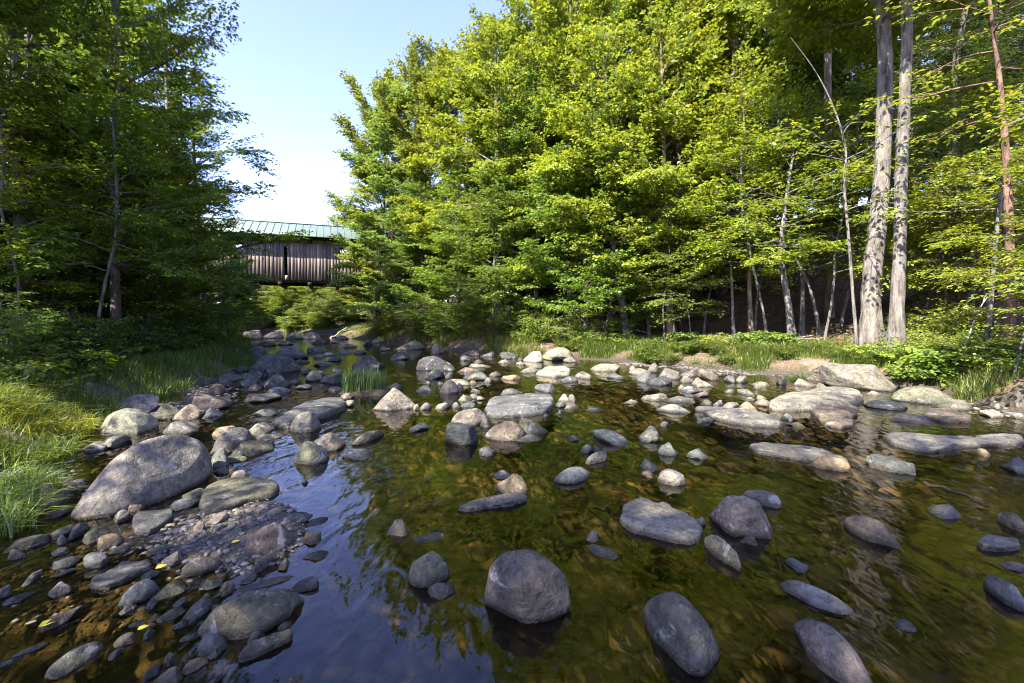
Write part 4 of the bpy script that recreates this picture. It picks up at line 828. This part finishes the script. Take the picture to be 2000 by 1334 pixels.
traced_tree(11.6, [(1678, 655, 6.5), (1664, 560, 5.5), (1658, 460, 5), (1646, 350, 4.5), (1655, 300, 4), (1640, 240, 3.4), (1616, 180, 2.4), (1588, 130, 1.6), (1543, 72, .8)], 'crooked pale dead-topped sapling bending left beside the largest trunk', 5, YG, bark_tint=(1.1, 1.08, 1.02), seed=205, crown=(.3, .6), R=1.6, nl=9, leaf=.105, hexa=True, flat=2.6, jit=.2, up0=-.02, name='sapling')
traced_tree(14.0, [(1549, 640, 16), (1540, 590, 12), (1530, 540, 11), (1524, 500, 10), (1528, 440, 8), (1540, 360, 6)], 'short crooked pale trunk lit from the left on the forest edge', 6.5, YG, seed=206, crown=(.45, .98), R=2.3, nl=12, leaf=.11, hexa=True, flat=2.5, jit=.22, up0=.0)
traced_tree(15.2, [(1567, 622, 9), (1569, 560, 8), (1565, 500, 7), (1560, 420, 6)], 'straight thin pale stem right of the short crooked trunk', 8, YG, seed=207, crown=(.5, .98), R=2.0, nl=10, leaf=.11, hexa=True, flat=2.5, jit=.22, up0=.0, name='sapling')
traced_tree(14.6, [(1602, 640, 7), (1590, 590, 6), (1578, 550, 5), (1560, 515, 4)], 'bent thin pale stem arching left at the forest edge', 3.6, MG, seed=208, crown=(.6, .98), R=1.2, nl=6, leaf=.11, hexa=True, flat=2.5, jit=.22, up0=.0, name='sapling')
traced_tree(17.0, [(1620, 630, 14), (1619, 400, 12), (1617, 200, 13), (1616, 80, 12), (1615, 0, 10)], 'tall slim trunk rising behind the crooked dead-topped sapling', 15, MG, bark=M_BARK, bark_tint=(1.6, 1.5, 1.4), seed=209, crown=(.5, .98), R=3.0, nl=28, leaf=.17, dens=1.7, nleaf=13)
traced_tree(17.2, [(1312, 640, 17), (1307, 590, 15), (1303, 530, 12), (1300, 420, 10)], 'brown trunk with peeling bark at the back of the grassy bank', 12, YG, bark=M_BARK, bark_tint=(1.7, 1.5, 1.3), seed=210, crown=(.35, .98), R=3.0, nl=36, leaf=.16, dens=1.7, nleaf=13)
traced_tree(17.8, [(1228, 630, 15), (1214, 580, 13), (1200, 520, 11), (1196, 430, 10)], 'pale leaning trunk in front of the big sunlit maple', 12, YG, bark_tint=(.8, .75, .7), seed=211, crown=(.35, .98), R=3.0, nl=36, leaf=.16, dens=1.7, nleaf=13)
traced_tree(16.0, [(1468, 630, 10), (1463, 560, 8), (1465, 480, 7), (1460, 380, 6)], 'slim grey stem between the brown trunk and the short crooked trunk', 9, YG, bark=M_BARK, bark_tint=(1.8, 1.7, 1.5), seed=212, crown=(.4, .98), R=2.2, nl=24, leaf=.14, dens=1.6, nleaf=13)
traced_tree(15.6, [(1434, 632, 6), (1430, 570, 5), (1426, 500, 5)], 'very thin pale stem beside the slim grey stem', 6, YG, seed=213, crown=(.45, .98), R=1.7, nl=9, leaf=.11, hexa=True, flat=2.5, jit=.22, up0=.0, name='sapling')
traced_tree(22.0, [(972, 640, 14), (972, 540, 12), (971, 430, 11), (970, 330, 9)], 'grey trunk showing through the leaves above the bright bank grass', 14, YG, bark_tint=(.9, .88, .84), seed=214, crown=(.35, .98), R=3.4, nl=36, leaf=.17, dens=1.7, nleaf=13)

# bushes and low plants on the right bank
RU = 'bushes along the right bank'
sh_ = np.random.RandomState(14)
for i in range(34):
    y = sh_.uniform(10.9, 17.6); xr_ = float(np.interp(y, YR, XR)); x = xr_ + sh_.uniform(.25, 1.7)
    if 9.6 < x and y < 11.5: continue
    place_tree(['weed_a', 'shrub_c', 'weed_a'][i % 3], x, y, sh_.uniform(.35, .6), ['feathery green plant in the grass of the right bank shelf', 'low mounded bush on the right bank shelf', 'leafy weed spilling over the right bank shelf'][i % 3], (.105, .16, .018), 'plants on the grassy right bank shelf', name=['weed_plant', 'bush', 'weed_plant'][i % 3], cat=['plant', 'bush', 'plant'][i % 3])
for px, d, k, h, c in [(820, 25, 'shrub_b', 2.6, GG), (862, 23.2, 'shrub_b', 2.4, MG), (765, 29.5, 'shrub_b', 2.4, MG), (775, 28, 'shrub_a', 1.9, MG), (905, 22.6, 'shrub_a', 1.9, MG), (1000, 20.6, 'shrub_b', 2.2, MG), (1060, 19.2, 'shrub_a', 1.7, MG), (1105, 18.4, 'shrub_a', 1.7, MG), (1150, 17.9, 'shrub_c', 1.1, MG), (950, 21.6, 'shrub_c', 1.4, YG),
                       (1030, 19.6, 'shrub_c', 1.0, MG), (740, 31, 'shrub_a', 1.6, MG), (1170, 17.4, 'weed_a', .8, MG), (1210, 17.0, 'weed_a', .8, MG), (1330, 16.0, 'weed_b', .6, MG), (1400, 15.0, 'weed_a', .6, YG), (1460, 14.2, 'weed_a', .7, MG), (1490, 13.8, 'weed_b', .65, MG), (1515, 13.6, 'weed_b', .6, MG), (1690, 11.4, 'weed_a', .6, YG), (1720, 11.0, 'weed_a', .7, YG),
                       (1760, 11.5, 'shrub_c', .95, YG), (1800, 11.0, 'shrub_c', .9, YG), (1850, 10.5, 'shrub_c', .95, YG), (1900, 10.2, 'shrub_c', 1.0, YG), (1950, 9.8, 'shrub_a', 1.2, MG), (1780, 10.0, 'weed_a', .6, MG), (1820, 9.7, 'weed_b', .6, MG), (1860, 9.3, 'weed_b', .7, MG), (1880, 9.8, 'weed_b', .65, MG), (1905, 9.2, 'weed_a', .65, MG), (1930, 8.9, 'weed_b', .6, MG), (1990, 8.8, 'weed_b', .8, MG), (1980, 9.4, 'shrub_c', .9, MG), (1835, 10.2, 'weed_b', .7, MG), (1880, 11.4, 'shrub_a', 1.3, YG), (1795, 12.2, 'shrub_c', 1.0, YG), (2020, 8.4, 'shrub_c', .9, MG), (1960, 8.6, 'weed_a', .6, YG)]:
    x, y = px_xy(px, d); sh = 'shrub' in k
    lab = {'shrub_a': 'leafy bush on the right bank', 'shrub_b': 'tall loose bush at the foot of the right bank trees', 'shrub_c': 'low sunlit bush on the right bank', 'weed_a': 'small leafy weed on the right bank edge', 'weed_b': 'large-leaved low plant on the right bank'}[k]
    place_tree(k, x, y, h, lab, c, RU, name='bush' if sh else 'weed_plant', cat='bush' if sh else 'plant')
# ------------------------------------------------------------------ grass
def blades(pts, length, width, lean, rng, curl=.55):
    n = len(pts); az = rng.uniform(0, 6.28, n); le = np.asarray(lean)
    d = np.column_stack([np.cos(az), np.sin(az)]) * rng.uniform(.1, .9, n)[:, None] + le; t = np.array([0, .3, .62, 1.0]); L = length
    sd = unit(np.column_stack([-d[:, 1], d[:, 0], np.zeros(n)]) + rng.normal(size=(n, 3)) * .2); V = []
    for q, wq in zip(t, (1, .85, .6, .08)):
        out = d * (L * curl * q ** 1.7)[:, None]; z = L * (q - .38 * curl * q ** 2.4 * (1 + np.linalg.norm(d, axis=1)))
        c = np.column_stack([pts[:, 0] + out[:, 0], pts[:, 1] + out[:, 1], pts[:, 2] + z]); w_ = (width * wq / 2)[:, None]; V += [c - sd * w_, c + sd * w_]
    V = np.stack(V, 1).reshape(-1, 3); b = np.arange(n)[:, None] * 8
    return V, np.concatenate([b + [0, 1, 3, 2], b + [2, 3, 5, 4], b + [4, 5, 7, 6]])
def grass_obj(name, pts, length, width, lean, seed, color, curl=.55):
    rng = np.random.RandomState(seed); L = length * rng.uniform(.45, 1.2, len(pts)); W = width * rng.uniform(.6, 1.3, len(pts))
    V, Fq = blades(pts, L, W, lean, rng, curl); return link(name, make_mesh(name, V, [Fq], [M_GRASS]), color=color)
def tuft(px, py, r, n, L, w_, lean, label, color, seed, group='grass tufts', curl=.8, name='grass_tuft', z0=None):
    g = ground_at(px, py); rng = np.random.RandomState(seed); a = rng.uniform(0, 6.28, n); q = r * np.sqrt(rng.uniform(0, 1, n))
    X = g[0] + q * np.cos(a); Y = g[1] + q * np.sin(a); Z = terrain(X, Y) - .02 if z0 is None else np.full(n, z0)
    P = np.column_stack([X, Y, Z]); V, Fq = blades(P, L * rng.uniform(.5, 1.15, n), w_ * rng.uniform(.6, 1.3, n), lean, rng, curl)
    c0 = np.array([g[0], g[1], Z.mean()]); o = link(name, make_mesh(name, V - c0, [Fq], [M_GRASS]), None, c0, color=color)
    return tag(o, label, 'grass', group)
BG = (.125, .165, .02)
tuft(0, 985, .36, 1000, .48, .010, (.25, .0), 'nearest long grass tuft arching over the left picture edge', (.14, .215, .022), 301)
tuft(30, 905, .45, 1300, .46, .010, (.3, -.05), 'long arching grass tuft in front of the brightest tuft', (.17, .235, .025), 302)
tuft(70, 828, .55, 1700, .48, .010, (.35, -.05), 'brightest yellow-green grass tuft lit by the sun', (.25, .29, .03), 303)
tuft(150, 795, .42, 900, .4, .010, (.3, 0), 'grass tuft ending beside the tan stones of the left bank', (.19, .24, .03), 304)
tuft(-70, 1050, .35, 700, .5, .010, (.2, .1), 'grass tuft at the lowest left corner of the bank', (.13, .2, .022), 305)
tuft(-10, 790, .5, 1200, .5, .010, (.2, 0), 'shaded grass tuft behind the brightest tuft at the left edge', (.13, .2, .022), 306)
tuft(712, 766, .42, 900, .55, .014, (0, 0), 'round dark green grass tussock standing in the stream', (.06, .12, .016), 307, curl=.35, name='grass_tussock', z0=.03)
# the tussock's clod of earth and roots
g = ground_at(712, 768); cl, cf = ico(4); cs = Sines(44, 3); cv = cl * (1 + .1 * cs(cl))[:, None] * [.55, .42, .16]
tag(link('earth_clod', make_mesh('earth_clod', cv, [cf], [mat_simple('root_clod', [(.3, (.02, .015, .01)), (.7, (.07, .055, .035))], 14, .95, bump=1.0, dist=.04)], True), None, (g[0], g[1], -.04)), 'dark clod of earth and roots under the grass tussock', 'clod')
tuft(1548, 742, .30, 500, .5, .012, (-.1, -.2), 'small grass tuft left of the big oblong sunlit boulder', (.08, .125, .018), 308)
tuft(1905, 770, .3, 450, .55, .012, (0, -.2), 'upright grass tuft among the broad-leaved plants on the right bank', (.11, .15, .02), 309)

rng = np.random.RandomState(21)
def bank_points(n, xr_, yr_, side, lo, hi, seed, clump=.0):
    r_ = np.random.RandomState(seed); x = r_.uniform(*xr_, n); y = r_.uniform(*yr_, n); dl, dr = river_dist(x, y); d = dl if side == 'l' else dr
    k = (d > lo) & (d < hi)
    if clump: k &= Sines(seed, 2.2, dim=2)(np.column_stack([x, y])) > clump * r_.uniform(-1, 1.6, n)
    x, y = x[k], y[k]; return np.column_stack([x, y, terrain(x, y) - .02])
def grass_stuff(pts, L, w_, seed, color, lean=(0, 0), curl=.6):
    return tag(grass_obj('grass', pts, L, w_, lean, seed, color, curl), kind='stuff')
# left bank sward, shaded
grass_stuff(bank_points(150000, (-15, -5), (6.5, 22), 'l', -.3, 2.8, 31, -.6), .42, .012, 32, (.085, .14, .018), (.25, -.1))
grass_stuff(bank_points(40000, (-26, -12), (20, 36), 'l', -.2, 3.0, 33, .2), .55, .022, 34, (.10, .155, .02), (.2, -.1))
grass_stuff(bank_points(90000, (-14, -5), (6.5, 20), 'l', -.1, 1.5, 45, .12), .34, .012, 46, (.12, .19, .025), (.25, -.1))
# right bank: bright far patch, then the long green shelf above the water
grass_stuff(bank_points(46000, (-6.5, 3), (17.5, 26), 'r', -.1, 2.3, 35, .2), .55, .020, 36, (.14, .18, .025), (-.1, -.25))
grass_stuff(bank_points(90000, (1.8, 9.4), (10.2, 18.5), 'r', .5, 2.3, 47, 1.1), .42, .014, 48, (.15, .2, .03), (-.15, -.2))
grass_stuff(bank_points(150000, (1.8, 9.4), (10.2, 18.5), 'r', .08, .95, 37, .45), .5, .014, 38, (.115, .175, .02), (-.15, -.25))
grass_stuff(bank_points(50000, (8, 13), (6, 13), 'r', .2, 3.6, 39, .5), .36, .011, 40, (.12, .155, .02), (-.15, -.2))
grass_stuff(bank_points(60000, (-16, -3), (22, 40), 'r', -.15, 2.2, 41, .2), .5, .024, 42, (.13, .17, .025), (-.1, -.2))

grass_stuff(bank_points(26000, (-28, -6), (36, 50), 'r', -.3, 3, 43, .2), .5, .03, 44, (.13, .185, .03), (.0, -.1))
# fallen leaves on the forest floor of the right bank, and on the left
def litter(pts, size, seed, color):
    r_ = np.random.RandomState(seed); n = len(pts); a = r_.uniform(0, 6.28, n); d = np.column_stack([np.cos(a), np.sin(a), r_.uniform(-.2, .3, n)])
    up = np.column_stack([r_.normal(size=(n, 2)) * .35, np.ones(n)]); p = pts.copy(); p[:, 2] += .03
    return tag(link('leaf_litter', leaves_mesh('leaf_litter', p, d, up, size * r_.uniform(.6, 1.2, n), .6, M_LITTER, False, .1)), kind='stuff')
M_LITTER = mat_simple('dry_leaf', [(.3, (.14, .085, .05)), (.6, (.28, .18, .11)), (.8, (.42, .30, .20))], 20, .8, island=[(0, (.5, .5, .5)), (.5, (1, 1, 1)), (1, (1.7, 1.6, 1.4))])
lp_ = np.vstack([bank_points(26000, (1, 24), (6, 26), 'r', 1.2, 14, 51), bank_points(6000, (-18, -7), (6, 20), 'l', 1.5, 8, 52)])
litter(lp_, .11, 53, None)

# bare path worn down to the water beside the oblong boulder
M_PATH = mat_simple('trodden_earth', [(.3, (.085, .065, .045)), (.55, (.16, .125, .09)), (.8, (.24, .195, .15))], 7, .95, bump=.7, dist=.03)
def ribbon(name, pxs, half, seed, mat):
    C = np.array([ground_at(px, py)[:2] for px, py in pxs]); n = 40; s = np.linspace(0, len(C) - 1, n); C = np.column_stack([np.interp(s, np.arange(len(C)), C[:, k]) for k in (0, 1)])
    t = unit(np.gradient(C, axis=0)); nn = np.column_stack([-t[:, 1], t[:, 0]]); r_ = np.random.RandomState(seed); m = 9; V = []
    sw = 1 + .3 * np.sin(np.arange(n) * .9 + seed) + .15 * r_.normal(size=n)
    for k in np.linspace(-1, 1, m):
        p = C + nn * (half * k * sw)[:, None]; V.append(np.column_stack([p, terrain(p[:, 0], p[:, 1]) + .035 * (1 - k ** 4) - .012]))
    V = np.stack(V, 1).reshape(-1, 3); i = np.arange(n - 1)[:, None] * m; j = np.arange(m - 1)[None]; Q = np.stack([i + j, i + j + 1, i + m + j + 1, i + m + j], -1).reshape(-1, 4)
    return tag(link(name, make_mesh(name, V, [Q], [mat], True)), kind='structure')
ribbon('path', [(1592, 722), (1588, 700), (1580, 686), (1545, 676), (1480, 668)], .42, 3, M_PATH)
ribbon('path', [(1235, 664), (1290, 659), (1360, 657), (1430, 664)], .35, 5, M_PATH)

# ------------------------------------------------------------------ driftwood, sticks, stray leaves
M_DRIFT = mat_simple('bleached_wood', [(.3, (.20, .18, .15)), (.6, (.38, .35, .31)), (.8, (.5, .47, .42))], 9, .85, (1, 1, 6))
M_WETWOOD = mat_simple('wet_wood', [(.3, (.018, .013, .009)), (.6, (.045, .034, .024)), (.8, (.09, .07, .055))], 9, .5)
def stick(name, P, rad, label, mat, forks=()):
    P = np.array(P, float); A = Acc(); n = 10; s = np.linspace(0, len(P) - 1, n); Q = np.column_stack([np.interp(s, np.arange(len(P)), P[:, k]) for k in range(3)])
    rng = np.random.RandomState(len(label)); Q[1:-1] += rng.normal(size=(n - 2, 3)) * rad[0] * .5; c = Q[0].copy(); A.tube(Q - c, np.linspace(*rad, n), 7, .12, rng)
    for k, v in forks: A.tube([Q[k] - c, Q[k] - c + np.array(v) * .55 + [0, 0, .02], Q[k] - c + np.array(v)], [rad[0] * .55, rad[0] * .4, rad[1]], 5, .1, rng)
    return tag(link(name, A.mesh(name, [mat], True), None, c), label, 'branch')
a, b, m_ = at(1806, 942, .03), at(1932, 990, .02), at(1868, 960, .05)
stick('sunken_branch', [a, m_, b], (.016, .009), 'dark curved stick lying in the water right of midstream', M_WETWOOD)
a, b, m_ = at_depth(645, 661, 33.5), at_depth(684, 643, 34.5), at_depth(664, 650, 34)
stick('driftwood_branch', [a, m_, b], (.07, .03), 'bleached driftwood branch stranded by the far right bank', M_DRIFT, [(4, (.5, .3, .35)), (6, (.6, .2, -.1))])
a = ground_at(1310, 664); b = ground_at(1560, 650)
stick('fallen_branch', [a + [0, 0, .05], (a + b) / 2 + [0, 0, .16], b + [0, 0, .08]], (.035, .02), 'fallen grey branch on the leaf litter behind the grassy shelf', M_WETWOOD, [(3, (.4, .3, .3)), (6, (.3, -.2, .35))])
a, b = at_depth(1745, 578, 13.2), at_depth(1600, 570, 13.6)
stick('dead_branch', [at_depth(1880, 690, 9.6), at_depth(1905, 620, 9.9), at_depth(1930, 572, 10.2)], (.018, .006), 'bleached dead branch sticking up among the right bank bushes', M_DRIFT, [(5, (-.25, .1, .25)), (7, (.2, 0, .25))])
# roots exposed in the cut bank
for i, (px, py, dx, lab) in enumerate([(1040, 672, .9, 'tangle of dark roots in the cut bank behind the white rocks'), (1500, 668, 1.2, 'twisted roots crossing the bare slope above the path')]):
    g = ground_at(px, py); A = Acc(); rr = np.random.RandomState(i + 5)
    for k in range(7):
        q = rr.uniform(-.5, .5, 2); t = np.linspace(0, 1, 6); e = np.array([rr.uniform(.5, 1) * dx, rr.uniform(-.5, .1)])
        X = g[0] + q[0] + e[0] * t + .08 * np.sin(t * 6 + k); Y = g[1] + q[1] * .6 + e[1] * t + .06 * np.cos(t * 7 + k)
        A.tube(np.column_stack([X, Y, terrain(X, Y) + .03 + .03 * np.sin(t * 5 + k)]) - g, np.linspace(.035, .012, 6), 6)
    tag(link('tree_roots', A.mesh('tree_roots', [M_DRIFT if i else M_BARK], True), None, g), lab, 'roots')
M_YL = mat_simple('yellow_leaf', [(.3, (.45, .40, .03)), (.7, (.62, .56, .06))], 30, .6)
for px, py, s, lab in [(74, 1226, .045, 'yellow leaf floating beside the flat greenish triangular stone'), (452, 1062, .035, 'yellow leaf caught between pebbles left of the pinkish boulder'), (303, 1112, .04, 'faded yellow leaf stuck to the long grey slab'), (268, 1232, .03, 'small greenish leaf resting on a pebble of the gravel bar')]:
    g = at(px, py, .02 if px != 303 else .07)
    me = leaves_mesh('fallen_leaf', np.array([[0, 0, .004]]), np.array([[.6, .8, .05]]), np.array([[0.1, 0, 1.0]]), np.array([s * 1.5]), .75, M_YL, True, .12)
    tag(link('fallen_leaf', me, None, g), lab, 'leaf', 'fallen leaves')

# ------------------------------------------------------------------ covered bridge
A0 = at_depth(490, 620, 35.0)[:2]; A1 = at_depth(720, 620, 38.15)[:2]; ang = math.atan2(A1[1] - A0[1], A1[0] - A0[0])
br = tag(empty('covered_bridge', (A0[0], A0[1], 0), ang), 'weathered timber covered bridge with green metal roof spanning the river', 'bridge')
M_BOARD = mat_simple('weathered_boards', [(.25, (.075, .062, .053)), (.5, (.185, .155, .135)), (.75, (.34, .295, .26))], 5, .9, (3, 1, .16), .6, .2, island=[(0, (.5, .48, .48)), (.4, (.9, .88, .88)), (.75, (1.15, 1.1, 1.08)), (1, (1.75, 1.68, 1.62))])
M_DARKWOOD = mat_simple('old_timber', [(.3, (.02, .015, .012)), (.6, (.06, .048, .04)), (.8, (.11, .09, .075))], 5, .9, (1, 1, 1), .5)
M_ROOF = mat_simple('green_sheet_metal', [(.3, (.10, .145, .125)), (.6, (.13, .18, .158)), (.85, (.17, .215, .19))], 1.2, .5, (1, 3, 1), .15, .5)
M_STONE = mat_simple('abutment_masonry', [(.3, (.14, .13, .12)), (.6, (.25, .24, .22)), (.8, (.36, .34, .31))], 4, .9, bump=.9, dist=.05)
X0, X1, ZB, ZS, ZE, ZR, DEP = -13.0, 21.0, 4.42, 7.25, 7.72, 9.15, 5.0
rb = np.random.RandomState(4)
def openings(x, near):
    """vertical runs of boarding left at x"""
    if near:
        if 2.3 < x < 2.52: return [(ZB, 4.75), (6.95, ZS)]
        if 6.45 < x < 7.35: return [(ZB, 6.38), (7.05, ZS)]
        if -.95 < x < -.3: return [(ZB, 6.6), (7.1, ZS)]
        if -6.2 < x < -5.4: return [(ZB, 6.4), (7.05, ZS)]
        if 12.5 < x < 13.4: return [(ZB, 6.4), (7.05, ZS)]
    else:
        if 1.4 < x < 1.6: return [(ZB, 6.2), (6.5, ZS)]
        if int(x * 10) % 61 < 7: return [(ZB, 6.2), (7.0, ZS)]
    return [(ZB, ZS)]
for near in (True, False):
    A = Acc(); x = X0
    while x < X1:
        w_ = rb.uniform(.19, .29); yy = 0 if near else DEP
        for za, zb in openings(x + w_ / 2, near):
            e = rb.uniform(-.05, .03) if za == ZB else 0
            A.box((x + w_ / 2, yy + rb.uniform(-.012, .012), (za + e + zb) / 2), (w_ - rb.uniform(.002, .009), .028, zb - za - e))
        x += w_
    link('siding', A.mesh('siding', [M_BOARD]), br)
# standing-seam roof
A = Acc(); OV = .62; mid = DEP / 2
for sgn, y0 in ((1, -OV), (-1, DEP + OV)):
    th = .05; v = []
    for x in (X0 - .6, X1 + .6):
        v += [(x, y0, ZE), (x, mid, ZR), (x, mid, ZR + th), (x, y0, ZE + th)]
    A.add(v, [[0, 1, 2, 3], [4, 7, 6, 5], [3, 2, 6, 7], [0, 4, 5, 1], [0, 3, 7, 4]])
rf = link('roof', A.mesh('roof', [M_ROOF]), br)
A = Acc(); x = X0 - .5
while x < X1 + .6:
    for y0, y1 in ((-OV - .01, mid), (DEP + OV + .01, mid)): A.bar((x, y0, ZE + .066), (x, y1, ZR + .066), .035, .045)
    x += .52
A.bar((X0 - .65, mid, ZR + .08), (X1 + .65, mid, ZR + .08), .22, .06)
link('roof_seams', A.mesh('roof_seams', [M_ROOF]), rf)
# structure: floor deck, edge beams, plates, posts, lattice braces
A = Acc(); A.box(((X0 + X1) / 2, mid, ZB + .12), (X1 - X0, DEP - .12, .1)); link('deck', A.mesh('deck', [M_DARKWOOD]), br)
for yy in (.16, DEP - .16):
    A = Acc(); A.box(((X0 + X1) / 2, yy, ZB - .06), (X1 - X0, .2, .24)); link('edge_beam', A.mesh('edge_beam', [M_DARKWOOD]), br)
    A = Acc(); A.box(((X0 + X1) / 2, yy, ZE - .02), (X1 - X0, .18, .2)); link('wall_plate', A.mesh('wall_plate', [M_DARKWOOD]), br)
    A = Acc(); x = X0 + .4
    while x < X1:
        A.box((x, yy + (.02 if yy < 1 else -.02), (ZB + ZE) / 2 + .02), (.2, .15, ZE - ZB - .3))
        if x + 2.1 < X1:
            o_ = .13 if yy < 1 else -.13; A.bar((x, yy + o_, ZB + .25), (x + 2.1, yy + o_, ZE - .2), .16, .08); A.bar((x + 2.1, yy + 1.7 * o_, ZB + .25), (x, yy + 1.7 * o_, ZE - .2), .16, .08)
        x += 2.1
    link('truss', A.mesh('truss', [M_DARKWOOD]), br)
x = X0 + .35
while x < X1:
    A = Acc(); A.box((0, mid, 0), (.26, DEP + .5, .24)); link('floor_beam', A.mesh('floor_beam', [M_DARKWOOD]), br, (x, 0, ZB - .31)); x += 2.1
A = Acc()
x = X0 + .4
while x < X1: A.bar((x, -.05, ZE + .0), (x, mid, ZR - .1), .08, .14); A.bar((x, DEP + .05, ZE), (x, mid, ZR - .1), .08, .14); x += 1.05
link('rafters', A.mesh('rafters', [M_DARKWOOD]), br)
for xx in (X0, X1 - .02):
    A = Acc(); A.add([(xx, -.02, ZS + .05), (xx, DEP + .02, ZS + .05), (xx, DEP + .02, ZE), (xx, mid, ZR - .05), (xx, -.02, ZE)], [[0, 1, 2, 3, 4]]); link('gable', A.mesh('gable', [M_BOARD]), br)
for xx in (X0 + 1.2, X1 - 1.2):
    A = Acc(); 
    for k in range(9):
        zc = -.6 + k * .5
        for q in range(5): A.box((xx + rb.uniform(-.04, .04), mid - 2.4 + 1.2 * q + (.3 if k % 2 else -.1), zc), (2.3, 1.17, .48))
    link('abutment', A.mesh('abutment', [M_STONE]), br)
# ------------------------------------------------------------------ light, sky, render
TO_SUN = np.array([-.68, -.70, 0]); TO_SUN /= np.linalg.norm(TO_SUN)
SUN_EL = R(47)
ts = Vector((TO_SUN[0] * math.cos(SUN_EL), TO_SUN[1] * math.cos(SUN_EL), math.sin(SUN_EL)))
sl = bpy.data.lights.new('sun', 'SUN'); sl.energy = 4.8; sl.angle = R(.53); sl.color = (1, .93, .80)
so = bpy.data.objects.new('sun', sl); COL.objects.link(so); so.rotation_euler = ts.to_track_quat('Z', 'Y').to_euler(); so.location = (-20, -15, 30)
w = bpy.data.worlds.new('World'); sc.world = w; w.use_nodes = True
nt = w.node_tree; nt.nodes.clear()
sky = nt.nodes.new('ShaderNodeTexSky'); sky.sky_type = 'NISHITA'; sky.sun_disc = False; sky.sun_elevation = SUN_EL
sky.sun_rotation = math.atan2(ts.x, ts.y); sky.altitude = 200; sky.air_density = 1.0; sky.dust_density = .5; sky.ozone_density = 5.0
bg = nt.nodes.new('ShaderNodeBackground'); bg.inputs['Strength'].default_value = .14
wo = nt.nodes.new('ShaderNodeOutputWorld'); tint = nt.nodes.new('ShaderNodeMix'); tint.data_type = 'RGBA'; tint.blend_type = 'MULTIPLY'; tint.inputs[0].default_value = 1.0
tint.inputs[7].default_value = (1.20, .91, 1.08, 1); nt.links.new(sky.outputs[0], tint.inputs[6]); nt.links.new(tint.outputs[2], bg.inputs[0]); nt.links.new(bg.outputs[0], wo.inputs[0])
vs = sc.view_settings; vs.view_transform = 'Standard'; vs.look = 'None'; vs.gamma = 1; vs.use_curve_mapping = False; vs.exposure = 2.15
sc.render.engine = 'CYCLES'; cy = sc.cycles
cy.use_denoising = True; cy.filter_width = 1.05; cy.max_bounces = 5; cy.diffuse_bounces = 2; cy.glossy_bounces = 2; cy.transmission_bounces = 3; cy.transparent_max_bounces = 8
cy.caustics_reflective = False; cy.caustics_refractive = False; cy.sample_clamp_indirect = 4; cy.use_adaptive_sampling = True; cy.adaptive_threshold = .012
